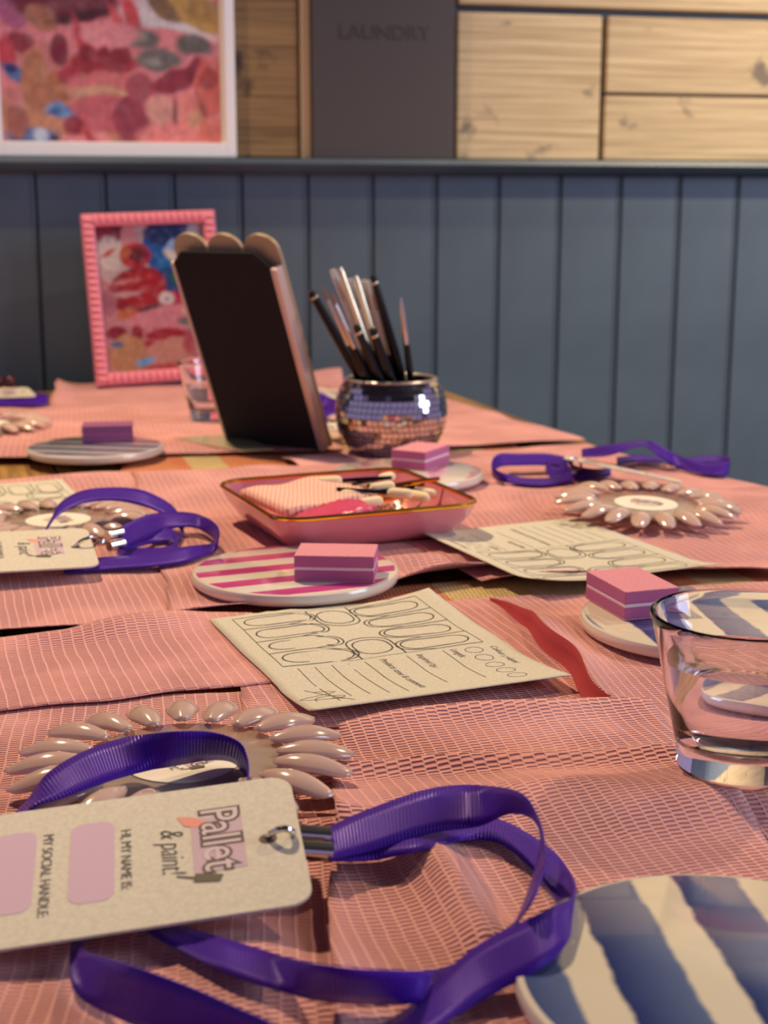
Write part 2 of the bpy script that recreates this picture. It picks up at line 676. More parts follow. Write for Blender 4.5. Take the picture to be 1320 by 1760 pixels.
def text_geo(s, size, z=0.0, shear=0.0, offset=0.0, spacing=1.0, align='LEFT', extrude=0.0):
    cu = bpy.data.curves.new('lettering', 'FONT')
    cu.body = s
    cu.size = size
    cu.shear = shear
    cu.offset = offset
    cu.space_character = spacing
    cu.align_x = align
    cu.extrude = extrude
    cu.resolution_u = 3
    ob = bpy.data.objects.new('lettering', cu)
    C.objects.link(ob)
    bpy.context.view_layer.update()
    dg = bpy.context.evaluated_depsgraph_get()
    me = bpy.data.meshes.new_from_object(ob.evaluated_get(dg))
    V = [(v.co.x, v.co.y, v.co.z + z) for v in me.vertices]
    Fc = [tuple(p.vertices) for p in me.polygons]
    bpy.data.objects.remove(ob)
    bpy.data.curves.remove(cu)
    bpy.data.meshes.remove(me)
    return V, Fc


def copy_thing(root, **kw):
    r = root.copy()
    C.objects.link(r)
    for k, v in kw.items():
        if k in ('label', 'group', 'category'):
            r[k] = v
        else:
            setattr(r, k, v)
    for ch in list(root.children):
        c = ch.copy()
        C.objects.link(c)
        c.parent = r
        for g in list(ch.children):
            d = g.copy()
            C.objects.link(d)
            d.parent = c
    return r


# ------------------------------------------------------------------ the lie of the cloth
RIDGES = []      # (point a, point b, height, half width)


def ridge(ax, ay, bx, by, h, w):
    a, b = G(ax, ay), G(bx, by)
    RIDGES.append((a.x, a.y, b.x, b.y, h, w))


ridge(560, 1358, 1170, 1322, 0.0026, 0.0042)
ridge(960, 1400, 1420, 1392, 0.0034, 0.014)
ridge(640, 1300, 1000, 1285, 0.0016, 0.012)
ridge(700, 1455, 830, 1640, 0.0045, 0.007)
ridge(620, 1420, 1000, 1390, 0.0020, 0.012)
ridge(380, 1440, 700, 1455, 0.0030, 0.008)
ridge(640, 985, 830, 975, 0.0030, 0.009)
ridge(1130, 895, 1330, 900, 0.0022, 0.007)
ridge(840, 860, 1000, 880, 0.0020, 0.008)
ridge(0, 1120, 300, 1085, 0.0022, 0.009)
ridge(300, 1600, 560, 1720, 0.003, 0.012)
ridge(1000, 1440, 1320, 1420, 0.0022, 0.010)


def wave(x, y):
    v = 0.0022 * noise.noise(Vector((x * 12, y * 13, 0.3))) + 0.0009 * noise.noise(Vector((x * 38, y * 24, 4.1)))
    v += 0.0016
    for ax, ay, bx, by, h, w in RIDGES:
        dx, dy = bx - ax, by - ay
        t = max(0, min(1, ((x - ax) * dx + (y - ay) * dy) / (dx * dx + dy * dy)))
        d2 = (x - ax - t * dx) ** 2 + (y - ay - t * dy) ** 2
        if d2 < (3 * w) ** 2:
            v += 1.5 * h * math.exp(-d2 / (w * w)) * (0.6 + 0.4 * math.sin(PI * t))
    return v


LAYER = 0.0009
SHEETS = []
DISCS = []


def lie(x, y, layer=None):
    """height of the topmost cloth over the table at x, y"""
    best = -0.0035
    for P, lay, k, curls in SHEETS:
        ok = True
        for a, b in zip(P, P[1:] + P[:1]):
            if (b.x - a.x) * (y - a.y) - (b.y - a.y) * (x - a.x) > 0.002:
                ok = False
                break
        if ok:
            best = max(best, wave(x, y) * k + LAYER * lay + 0.0004)
    for cx, cy, r, zt in DISCS:
        if (x - cx) ** 2 + (y - cy) ** 2 < (r + 0.001) ** 2:
            best = max(best, zt)
    return best


o_cols = {}


def sheet(name, label, quad, layer, m, step=0.004, wob=0.004, curls=(), seed=0, cat='napkin', group=None, thick=0.0005,
          flat=False, follow=1.0):
    """cloth laid on the table; quad = photo points TL TR BR BL on the table"""
    P = [G(x, y, max(-0.003, LAYER * layer + (0 if flat else 0.0012))) for x, y in quad]
    P = [Vector((p.x, p.y)) for p in P]
    SHEETS.append((P, layer, 0.0 if flat else follow, curls))
    lu = max((P[1] - P[0]).length, (P[2] - P[3]).length)
    lv = max((P[3] - P[0]).length, (P[2] - P[1]).length)
    nu, nv = max(8, int(lu / step)), max(8, int(lv / step))
    V, U, Fc, E = [], [], [], []
    eu = (P[1] - P[0]).normalized()
    ev_ = Vector((eu.y, -eu.x))
    for j in range(nv + 1):
        t = j / nv
        for i in range(nu + 1):
            s = i / nu
            p = (P[0] * (1 - s) + P[1] * s) * (1 - t) + (P[3] * (1 - s) + P[2] * s) * t
            e = noise.noise(Vector((p.x * 22 + seed, p.y * 22, seed))) * wob
            e2 = noise.noise(Vector((p.x * 22 - seed, p.y * 22, seed + 9))) * wob
            p = Vector((p.x + e, p.y + e2))
            z = (0 if flat else wave(p.x, p.y) * follow) + LAYER * layer
            for side, a0, a1, hh, ww in curls:
                # side: which edge lifts (0 top, 1 right, 2 bottom, 3 left), between a0..a1 along it
                al = s if side in (0, 2) else t
                ds = {0: t * lv, 2: (1 - t) * lv, 3: s * lu, 1: (1 - s) * lu}[side]
                if a0 < al < a1 and ds < ww:
                    q = 1 - ds / ww
                    z += hh * q * q * math.sin(PI * (al - a0) / (a1 - a0))
            V.append((p.x, p.y, z))
            U.append((p.dot(eu) + 3, p.dot(ev_) + 3))
            E.append((s * lu, t * lv))
    for j in range(nv):
        for i in range(nu):
            a = j * (nu + 1) + i
            Fc.append((a, a + nu + 1, a + nu + 2, a + 1))
    base = Vector(V[len(V) // 2])
    base.z = 0
    o = build(name, ([Vector(v) - base for v in V], Fc, U), m, smooth=True, solid=thick, loc=base, raw=True)
    o_cols[label] = nu + 1
    tag(o, label, cat, group)
    return o


# ================================================================== THE SETTING
def wall_geo(u0, u1, o0, o1, z0, z1):
    g = box(u0, u1, -o1, -o0, z0, z1)
    mt = Matrix.Translation(WP) @ Matrix.Rotation(WALL_YAW, 4, 'Z')
    return xf(g, mt) + ([(p[0], p[2]) for p in g[0]],)


WALL_MT = Matrix.Translation(WP) @ Matrix.Rotation(WALL_YAW, 4, 'Z')
FLOOR_Z = -0.74
rail_u, RAIL_TOP = on_wall(660, 273, 0.02)
_, RAIL_BOT = on_wall(660, 298, 0.02)

wall = build('wall_back', wall_geo(-1.6, 2.2, -0.12, -0.012, FLOOR_Z, 1.35), M['paint'], kind='structure')
fl = build('floor', ([(-2.6, -2.4, FLOOR_Z), (2.8, -2.4, FLOOR_Z), (2.8, 2.3, FLOOR_Z), (-2.6, 2.3, FLOOR_Z)], [(0, 1, 2, 3)],
                     [(-2.6, -2.4), (2.8, -2.4), (2.8, 2.3), (-2.6, 2.3)]), M['floor'], kind='structure')


M['ceiling'] = mat('dark_ceiling', srgb(70, 62, 58), 0.8)
build('ceiling', box(-2.6, 2.8, -2.4, 2.3, 1.80, 1.86), M['ceiling'], kind='structure')  # out of view, added dark to block ambient light from above


def upright(name, geo, m, parent, **kw):
    """part of the wall given in wall space (u, -offset, z)"""
    g = xf(geo, WALL_MT)
    uv = [(p[0], p[2]) for p in geo[0]]
    return build(name, (g[0], g[1], uv), m, parent, **kw)


# tongue and groove boards: a flat face, a small bead and a groove
seams_px = [60, 185, 305, 420, 531, 640, 752, 858, 965, 1067, 1168, 1270]
seams = [on_wall(x, 320, 0)[0] for x in seams_px]
pitch = (seams[-1] - seams[0]) / (len(seams) - 1)
u = seams[0] - 16 * pitch
board = None
while u < seams[-1] + 12 * pitch:
    prof = [(0.0006, -0.012), (0.0006, -0.004), (0.0022, 0.0), (pitch - 0.0052, 0.0), (pitch - 0.0042, 0.0010),
            (pitch - 0.0026, 0.0012), (pitch - 0.0012, 0.0), (pitch - 0.0006, -0.004), (pitch - 0.0006, -0.012)]
    n = len(prof)
    z0, z1 = FLOOR_Z + 0.1, RAIL_BOT + 0.004
    V = [(a, -b, z0) for a, b in prof] + [(a, -b, z1) for a, b in prof]
    Fc = [(i, (i + 1) % n, n + (i + 1) % n, n + i) for i in range(n)] + [tuple(range(n - 1, -1, -1)), tuple(range(n, 2 * n))]
    if board is None:
        board = build('board', (V, Fc), M['paint'], wall)
        b = board
    else:
        b = board.copy()
        C.objects.link(b)
    b.matrix_local = WALL_MT @ Matrix.Translation((u, 0, 0))
    u += pitch

# dado rail with a rounded nose, baseboard
prof = [(0.0, RAIL_BOT - 0.002), (0.012, RAIL_BOT), (0.020, RAIL_BOT + 0.003), (0.026, RAIL_BOT + 0.008),
        (0.028, RAIL_TOP - 0.006), (0.026, RAIL_TOP - 0.001), (0.022, RAIL_TOP), (-0.012, RAIL_TOP), (-0.012, RAIL_BOT - 0.002)]
n = len(prof)
V = [(-1.6, -a, z) for a, z in prof] + [(2.2, -a, z) for a, z in prof]
Fc = [(i, n + i, n + (i + 1) % n, (i + 1) % n) for i in range(n)] + [tuple(range(n)), tuple(range(2 * n - 1, n - 1, -1))]
upright('trim_1', (V, Fc), M['paint'], None, kind='structure')
upright('baseboard_back', box(-1.6, 2.2, -0.016, 0.012, FLOOR_Z, FLOOR_Z + 0.1), M['paint'], None, kind='structure')

# timber cladding above the rail, each plank a piece of the wall
def plank(x0, x1, y0, y1, off, m='plank'):
    """plank seen between photo columns x0..x1 and rows y0..y1"""
    u0, u1 = on_wall(x0, 150, 0)[0], on_wall(x1, 150, 0)[0]
    xm = max(0, min(1320, (x0 + x1) / 2))
    zt = on_wall(xm, y0, 0)[1]
    zb = RAIL_TOP + 0.0005 if y1 > 270 else on_wall(xm, y1, 0)[1]
    upright('plank', box(u0 + 0.0012, u1 - 0.0012, -off, 0.012, zb + 0.0008, zt - 0.0008), M[m], wall, bevel=0.0018)


plank(784, 1034, 22, 285, 0.0)
plank(1039, 1560, 34, 165, 0.002)
plank(1039, 1560, 167, 285, 0.0)
plank(784, 1560, -140, 20, 0.003)
plank(1562, 2300, -60, 285, 0.001)
plank(1562, 2300, -300, -62, 0.0)
plank(517, 782, -140, 285, -0.004)
plank(300, 515, -60, 285, 0.0, 'plank_brown')
plank(-420, 298, 20, 285, 0.0, 'plank_brown')
plank(-420, 298, -240, 18, 0.002)
plank(300, 498, -240, -62, 0.0)
plank(500, 1560, -330, -142, 0.0)
plank(-1300, -422, -60, 120, 0.002, 'plank_brown')
plank(-1300, -422, 122, 285, 0.0)
plank(-1300, -422, -300, -62, 0.0)
plank(2302, 3000, -60, 285, 0.0)

# ================================================================== TABLE
TA = math.radians(17.0)                      # the table stands askew to the camera
TU = Vector((math.cos(TA), math.sin(TA), 0))      # across the table
TV = Vector((-math.sin(TA), math.cos(TA), 0))     # along the table, away
edge_pt = G(1180, 812)                            # a point of the right-hand table edge
TAB_TOP = -0.0035
far = 0.0
# far end: right corner just clear of the wall
v_far = ((WP + WN * 0.03) - edge_pt).dot(WN) / TV.dot(WN)
TABW = 0.84
tab = thing('table', 'oiled wooden plank table under the pink napkins and woven mats', 'table',
            (edge_pt.x, edge_pt.y, FLOOR_Z), TA)
npl = 16
pw = TABW / npl
z_top = TAB_TOP - FLOOR_Z
pl0 = None
g = box(-pw + 0.0006, -0.0006, -1.25, v_far, z_top - 0.028, z_top, (0, 1))
for i in range(npl):
    if pl0 is None:
        pl0 = build('plank', g, M['table_wood'], tab, bevel=0.0012)
        p = pl0
    else:
        p = pl0.copy()
        C.objects.link(p)
    p.location = (-pw * i, 0, -0.0004 * (i % 3))
for sx in (-0.06, -TABW + 0.06):
    for sy in (-1.15, v_far - 0.1):
        build('leg', box(sx - 0.035, sx + 0.035, sy - 0.035, sy + 0.035, 0, z_top - 0.11), M['iron'], tab, bevel=0.004)
build('apron', join(box(-TABW + 0.04, -0.04, -1.17, -1.145, z_top - 0.11, z_top - 0.029),
                    box(-TABW + 0.04, -0.04, v_far - 0.11, v_far - 0.085, z_top - 0.11, z_top - 0.029),
                    box(-0.07, -0.05, -1.15, v_far - 0.1, z_top - 0.11, z_top - 0.029),
                    box(-TABW + 0.05, -TABW + 0.07, -1.15, v_far - 0.1, z_top - 0.11, z_top - 0.029)), M['table_wood'], tab)

# ================================================================== MATS AND NAPKINS
gm = 'woven straw placemats'
sheet('placemat', 'woven straw placemat with orange bands showing below the scalloped sign', [(212, 772), (860, 742), (930, 806), (205, 824)],
      -1.6, M['woven'], 0.006, 0.0, cat='placemat', group=gm, thick=0.0010, flat=True)
sheet('placemat', 'woven gold and orange placemat edge showing above the flat paper form', [(205, 1044), (1420, 945), (1560, 1250), (150, 1330)],
      -1.0, M['woven'], 0.006, 0.0, cat='placemat', group=gm, thick=0.0010, follow=0.6)
gn = 'pink crepe napkins'
sheet('napkin', 'pink napkin reaching back under the beaded picture frame', [(100, 662), (585, 652), (700, 742), (70, 730)], 0.2, M['napkin_b'], 0.006,
      curls=((3, -0.3, 0.5, 0.008, 0.03), (0, 0.8, 1.2, 0.012, 0.04)), seed=1, group=gn)
sheet('napkin', 'pink napkin under the grey striped coaster at far left', [(-260, 702), (400, 684), (600, 772), (-300, 792)], 1.2, M['napkin_b'], 0.006, seed=2, group=gn)
sheet('napkin', 'pink napkin behind the mirrored pot hanging to the table edge', [(560, 662), (772, 686), (1010, 757), (640, 776)], 0.8, M['napkin_b'], 0.006, seed=3, group=gn)
sheet('napkin', 'small pink napkin corner poking out left of the pale coaster', [(486, 788), (660, 770), (780, 812), (520, 815)], 0.6, M['napkin_b'], 0.004,
      curls=((3, 0.0, 1.0, 0.003, 0.02),), seed=4, group=gn)
sheet('napkin', 'pink napkin lying under the nearest name tag but one, at left', [(-300, 842), (250, 812), (306, 1074), (-420, 1112)], 1.4, M['napkin'], 0.004,
      curls=((2, 0.3, 0.85, 0.0030, 0.02),), seed=5, group=gn)
sheet('napkin', 'pink napkin under the square tray and pink striped coaster', [(225, 815), (720, 792), (850, 985), (300, 1066)], 2.8, M['napkin'], 0.004,
      curls=((2, 0.55, 1.1, 0.009, 0.03), (2, -0.1, 0.3, 0.004, 0.02)), seed=6, group=gn)
sheet('napkin', 'pink napkin beneath the knotted lanyard at the table edge', [(690, 786), (1010, 766), (1345, 842), (820, 880)], 1.2, M['napkin_b'], 0.005, seed=7, group=gn)
sheet('napkin', 'pink napkin under the pale nail wheel at right', [(700, 850), (1345, 838), (1420, 965), (820, 985)], 2.2, M['napkin'], 0.004,
      curls=((3, 0.2, 0.9, 0.003, 0.02),), seed=8, group=gn)
sheet('napkin', 'pink napkin under the further paper form', [(690, 930), (1130, 905), (1400, 985), (828, 996)], 3.2, M['napkin_b'], 0.004,
      curls=((2, 0.0, 0.5, 0.004, 0.015), (2, 0.4, 1.0, 0.003, 0.015)), seed=9, group=gn)
sheet('napkin', 'pink ribbed napkin left of the nearest paper form', [(-300, 1126), (425, 1058), (520, 1172), (-380, 1272)], 1.8, M['napkin_b'], 0.0035,
      curls=((0, 0.55, 1.0, 0.004, 0.02),), seed=10, group=gn)
sheet('napkin', 'pink napkin under the nearest paper form', [(390, 1064), (845, 1026), (1120, 1210), (430, 1260)], 1.1, M['napkin_b'], 0.0035, seed=11, group=gn)
sheet('napkin', 'pink napkin with red lifted edge under the water glass', [(842, 1028), (1420, 1000), (2100, 1700), (1400, 1520)], 2.4, M['napkin'], 0.0035,
      wob=0.007, curls=((3, 0.0, 0.62, 0.0085, 0.028),), seed=12, group=gn)
sheet('napkin', 'pink napkin under the nearest nail wheel', [(-420, 1240), (700, 1180), (780, 1540), (-560, 1640)], 0.0, M['napkin'], 0.0035, seed=13, group=gn)
sheet('napkin', 'broad pink napkin across the middle foreground', [(578, 1262), (1112, 1214), (2000, 2250), (560, 2250)], 3.9, M['napkin'], 0.003,
      curls=((0, -0.25, 1.25, 0.0075, 0.022), (3, 0.0, 0.9, 0.003, 0.02)), seed=14, group=gn)
sheet('napkin', 'pink napkin beneath the nearest purple lanyard', [(-420, 1480), (760, 1440), (900, 2250), (-900, 2250)], 1.4, M['napkin'], 0.0035, seed=15, group=gn)

# shaded underside, painted red, of the lifted edge of the napkin under the glass
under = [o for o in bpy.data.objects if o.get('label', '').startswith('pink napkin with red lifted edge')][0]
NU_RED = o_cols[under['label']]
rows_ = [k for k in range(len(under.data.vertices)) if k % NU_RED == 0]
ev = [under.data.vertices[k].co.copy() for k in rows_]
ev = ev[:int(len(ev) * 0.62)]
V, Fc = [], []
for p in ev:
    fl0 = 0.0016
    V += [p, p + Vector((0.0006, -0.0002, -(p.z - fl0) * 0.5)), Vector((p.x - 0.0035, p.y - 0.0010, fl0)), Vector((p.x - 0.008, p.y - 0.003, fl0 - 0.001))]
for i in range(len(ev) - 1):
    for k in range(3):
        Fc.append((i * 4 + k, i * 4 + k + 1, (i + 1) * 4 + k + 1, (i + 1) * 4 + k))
build('folded_edge', (V, Fc), M['napkin_shade'], under, smooth=True, raw=True, solid=0.0004, label='underside of the lifted edge with its shade painted red')


# ================================================================== PAPER FORMS
def capsule(cx, cy, w, h, n=8):
    r = w / 2
    pts = []
    for k in range(n + 1):
        a = PI * k / n
        pts.append((cx + r * math.cos(a), cy + h / 2 - r + r * math.sin(a)))
    for k in range(n + 1):
        a = PI + PI * k / n
        pts.append((cx + r * math.cos(a), cy - h / 2 + r + r * math.sin(a)))
    pts.append(pts[0])
    return pts


def dense(pl, d=0.004):
    out = []
    for a, b in zip(pl[:-1], pl[1:]):
        a, b = Vector(a), Vector(b)
        k = max(1, int((b - a).length / d))
        for i in range(k):
            out.append(tuple(a + (b - a) * (i / k)))
    out.append(tuple(pl[-1]))
    return out


# the printed page, landscape: 148 x 105 mm (x along the lines of writing, y up the page)
mm = 0.001
L_thick, L_thin = [], []
FX0, FX1, FY0, FY1 = 5, 84, 9, 96
L_thin.append(dense([(FX0 * mm, FY0 * mm), (FX1 * mm, FY0 * mm), (FX1 * mm, FY1 * mm), (FX0 * mm, FY1 * mm), (FX0 * mm, FY0 * mm)]))
cw = (FX1 - FX0) / 4
for i in range(4):
    cx = FX0 + cw * (i + 0.5)
    for cy, s in ((27, 1), (78, -1)):
        hgt = 30
        L_thick.append([(a * mm, b * mm) for a, b in capsule(cx, cy, cw * 0.66, hgt)])
        # the finger line round each nail: from the frame, round the tip
        y_edge = FY0 if s > 0 else FY1
        tip = cy + s * (hgt / 2 + 1.5)
        pts = [(cx - cw * 0.5, y_edge), (cx - cw * 0.5, cy + s * 2), (cx - cw * 0.36, cy + s * 12)]
        for k in range(9):
            a = PI - PI * k / 8
            pts.append((cx + cw * 0.36 * math.cos(a), tip - s * 5 + s * 5.5 * math.sin(a)))
        pts += [(cx + cw * 0.36, cy + s * 12), (cx + cw * 0.5, cy + s * 2), (cx + cw * 0.5, y_edge)]
        L_thick.append(dense([(a * mm, b * mm) for a, b in pts]))
for cx, s in ((FX0 + 15, 1), (FX1 - 15, -1)):
    pts = [(b, a) for a, b in capsule(52, cx, 15, 21)]
    L_thick.append([(a * mm, b * mm) for a, b in pts])
    x_edge = FX0 if s > 0 else FX1
    pts = [(x_edge, 42.5), (cx + s * 4, 42.5)] + [(cx + s * 5 + s * 9 * math.sin(PI * k / 8), 52 - 9.5 * math.cos(PI * k / 8)) for k in range(9)] + [(cx + s * 4, 61.5), (x_edge, 61.5)]
    L_thick.append(dense([(a * mm, b * mm) for a, b in pts]))
for yy, x0, x1 in ((14, 88, 112), (21, 88, 133), (28, 88, 134), (35, 88, 136), (42, 88, 138), (60, 88, 132), (76, 88, 132)):
    L_thin.append(dense([(x0 * mm, yy * mm), (x1 * mm, yy * mm)]))
for k in range(5):
    cx = 93 + 10.5 * k
    L_thin.append([((cx + 3.8 * math.cos(2 * PI * q / 16)) * mm, (88 + 3.8 * math.sin(2 * PI * q / 16)) * mm) for q in range(17)])
# pencil-grey monogram
L_grey = [dense([(116 * mm, 8 * mm), (140 * mm, 20 * mm)]), dense([(116 * mm, 14 * mm), (138 * mm, 15 * mm)]),
          [((128 + 5 * math.cos(2.2 * q / 9 * 2) + q * 0.9) * mm, (13 + 6 * math.sin(q / 9 * 5)) * mm) for q in range(10)],
          [((120 + q * 1.6) * mm, (10 + 8 * math.sin(q * 0.8)) * mm) for q in range(11)]]
page_thick = strokes(L_thick, 0.00065)
page_thin = strokes(L_thin, 0.00032)
page_grey = strokes(L_grey, 0.00045)
page_text = join(move(text_geo('Products used & comments', 0.0042, shear=0.3), (0.088, 0.048, 0)),
                 move(text_geo('Inspired by:', 0.0042, shear=0.3), (0.088, 0.064, 0)),
                 move(text_geo('Length:', 0.0042, shear=0.3), (0.088, 0.079, 0)),
                 move(text_geo('Colour palette:', 0.0042, shear=0.3), (0.090, 0.096, 0)))


PLEN = 0.134


def paper_form(label, o, ax, ay, z0, bend, group='printed paper forms'):
    """o = corner of the page (writing starts there), ax/ay unit vectors on the table; bend(x, y) = height"""
    gz = {}

    def cloth(x, y):
        # height the sheet rests at, sampled on a 4 mm grid
        key = (round(x / 0.004), round(y / 0.004))
        if key not in gz:
            gz[key] = lie(o.x + key[0] * 0.004, o.y + key[1] * 0.004) + 0.0008
        return gz[key]

    def rest(x, y):
        fx0, fy0 = x / 0.004, y / 0.004
        i0, j0 = math.floor(fx0), math.floor(fy0)
        a, b = fx0 - i0, fy0 - j0
        f = lambda i, j: cloth(i * 0.004, j * 0.004)
        return (f(i0, j0) * (1 - a) + f(i0 + 1, j0) * a) * (1 - b) + (f(i0, j0 + 1) * (1 - a) + f(i0 + 1, j0 + 1) * a) * b

    def dfm(g, dz):
        V = []
        for v in g[0]:
            p = ax * (v[0] * PLEN / 0.148) + ay * v[1]
            V.append(Vector((p.x, p.y, max(bend(v[0], v[1]), rest(p.x, p.y) - z0) + dz)))
        return V, g[1]
    t = thing('paper_form', label, 'paper form', (o.x, o.y, z0), 0, group)
    nx, ny = 40, 28
    V = [(0.148 * i / nx, 0.105 * j / ny, 0) for j in range(ny + 1) for i in range(nx + 1)]
    Fc = [(j * (nx + 1) + i, j * (nx + 1) + i + 1, (j + 1) * (nx + 1) + i + 1, (j + 1) * (nx + 1) + i) for j in range(ny) for i in range(nx)]
    build('page', dfm((V, Fc), 0), M['card'], t, smooth=True, solid=0.00035)
    build('nail_template_print', dfm(page_thick, 0.00026), M['ink'], t)
    build('ruled_print', dfm(page_thin, 0.00025), M['ink'], t)
    build('lettering', dfm(page_text, 0.00025), M['grey_ink'], t)
    build('monogram_print', dfm(page_grey, 0.00025), M['grey_ink'], t)
    return t


def rect_axes(corner_px, along_px, z):
    a, b = G(*corner_px, z), G(*along_px, z)
    ax = (b - a)
    ax.z = 0
    ax.normalize()
    return a, ax


# nearest form: writing starts at the far-left corner and runs towards the camera
oA = G(360, 1068, 0.004)
axA = Vector((math.sin(math.radians(22)), -math.cos(math.radians(22)), 0))
ayA = Vector((-axA.y, axA.x, 0))
paper_form('flat ivory paper form with nail outlines, nearest the camera in the middle', oA, axA, ayA, 0.0040,
           lambda x, y: 0.0045 * max(0, (y - 0.062) / 0.043) ** 2 * max(0, 1 - x / 0.08) ** 1.3
           + 0.0040 * max(0, (x - 0.09) / 0.058) ** 2)
# further form: turned half round
oB, axB = rect_axes((1240, 970), (1022, 893), 0.0092)
ayB = Vector((-axB.y, axB.x, 0))
paper_form('ivory paper form with nail outlines in front of the right-hand nail wheel', oB, axB, ayB, 0.0062,
           lambda x, y: 0.0035 * max(0, (0.03 - x) / 0.03) ** 2 + 0.004 * max(0, (y - 0.07) / 0.035) ** 2)
# form at the left behind the second lanyard
oC0, axC = rect_axes((105, 828), (150, 870), 0.003)
ayC = Vector((-axC.y, axC.x, 0))
axC2 = -ayC
oC = oC0 + axC * 0.105
M3x = Vector((axC.y, -axC.x, 0))          # leftwards along the page
paper_form('ivory paper form under the arched ribbon at left, partly out of frame', oC0, M3x, Vector((-M3x.y, M3x.x, 0)), 0.0045,
           lambda x, y: 0.0)
pc = G(22, 742, 0.003)
paper_form('ivory paper form cut by the left edge of the photo beside the grey coaster', pc,
           Vector((-0.99, 0.14, 0)).normalized(), Vector((-0.14, -0.99, 0)).normalized(), 0.0040, lambda x, y: 0.0)


# ================================================================== COASTERS
def coaster(label, px, py, m, layer, R=0.0500, t=0.0058, rot=0.0, sx=1.0, group='round striped resin coasters'):
    c = G(px, py, 0.009)
    for _ in range(2):
        z = max(lie(c.x + R * 0.7 * math.cos(k), c.y + R * 0.7 * math.sin(k)) for k in range(7)) + 0.0003
        c = G(px, py, z + t)
    prof = [(0.0, 0.0), (R - 0.002, 0.0), (R - 0.0005, 0.0010), (R, 0.0025), (R, t - 0.0015), (R - 0.0006, t - 0.0004), (R - 0.0020, t), (0.0, t)]
    g = lathe(prof, 96)
    o = build('coaster', g, m, smooth=True, loc=(c.x, c.y, z), m2=M['coaster_side'], pick=lambda p: p.center.z < t - 0.0002)
    o.rotation_euler = (0, 0, rot)
    tag(o, label, 'coaster', group)
    DISCS.append((c.x, c.y, R, z + t + 0.0002))
    return o, z + t


co1, top1 = coaster('round coaster with magenta and white stripes in front of the tray', 508, 977, M['coaster_pink'], 2.4)
co2, top2 = coaster('round blue and cream striped coaster behind the water glass', 1200, 1058, M['coaster_blue'], 2.4)
co3, top3 = coaster('large blue and cream striped coaster at the bottom right corner', 1264, 1672, M['coaster_blue_b'], 3.0)
co4, top4 = coaster('pale pink swirled coaster in front of the mirrored pot', 701, 809, M['coaster_pale'], 1.2)
co5, top5 = coaster('grey striped coaster with a plum block at far left', 164, 766, M['coaster_grey'], 1.2)


# ================================================================== BUFFER BLOCKS
def buffer_block(label, px, py, z, rot, dark=False, tilt=0.0):
    """px, py = centre of the block's foot in the photograph"""
    c = G(px, py, z)
    t = thing('buffer_block', label, 'nail buffer', (c.x, c.y, z + 0.0002), rot, 'small foam nail buffer blocks')
    w, d, h = 0.0372, 0.0252, 0.0126
    side = M['buffer_dark'] if dark else M['buffer_side']
    top = M['buffer_dark'] if dark else M['buffer']
    build('lower_foam', box(-w / 2, w / 2, -d / 2, d / 2, 0.0006, h * 0.44), side, t, bevel=0.0003)
    build('core', box(-w / 2 + 0.0002, w / 2 - 0.0002, -d / 2 + 0.0002, d / 2 - 0.0002, h * 0.44, h * 0.56), M['buffer_core'] if not dark else M['buffer_side'], t, bevel=0.0002)
    build('upper_foam', box(-w / 2, w / 2, -d / 2, d / 2, h * 0.56, h - 0.0006), side, t, bevel=0.0003)
    build('top_grit', box(-w / 2, w / 2, -d / 2, d / 2, h - 0.0006, h), top, t, bevel=0.0002)
    build('bottom_grit', box(-w / 2, w / 2, -d / 2, d / 2, 0, 0.0006), top, t, bevel=0.0002)
    return t


buffer_block('pink buffer block on the magenta striped coaster', 579, 990, top1, math.radians(-4))
buffer_block('pink buffer block on the blue striped coaster by the glass', 1084, 1044, top2, math.radians(108))
buffer_block('pink buffer block on the pale coaster before the mirrored pot', 723, 800, top4, math.radians(62))
buffer_block('plum buffer block on the grey coaster at far left', 186, 757, top5, math.radians(9), True)


# ================================================================== NAIL WHEELS
def nail_geo():
    nl, nw = 14, 8
    V, Fc = [], []
    Ln = 0.0252
    for i in range(nl + 1):
        s = i / nl
        x = 0.0295 + Ln * s
        # rounded cuticle end, fullest at the middle, almond tip
        w = 0.0058 * (min(1, (max(0.0, s + 0.02) / 0.42)) ** 0.55) * (1 - 0.12 * s) * (max(0.0, 1 - ((s - 0.45) / 0.552) ** 2.6) ** 0.62 if s > 0.45 else 1)
        ridge_z = 0.0030 + 0.0040 * math.sin(PI * min(1, s * 0.80 + 0.12)) - 0.0022 * s * s
        for j in range(nw + 1):
            t = -1 + 2 * j / nw
            V.append((x, w * t, ridge_z - 0.0034 * (w / 0.0061) * t * t))
    for i in range(nl):
        for j in range(nw):
            a = i * (nw + 1) + j
            Fc.append((a, a + nw + 1, a + nw + 2, a + 1))
    return V, Fc


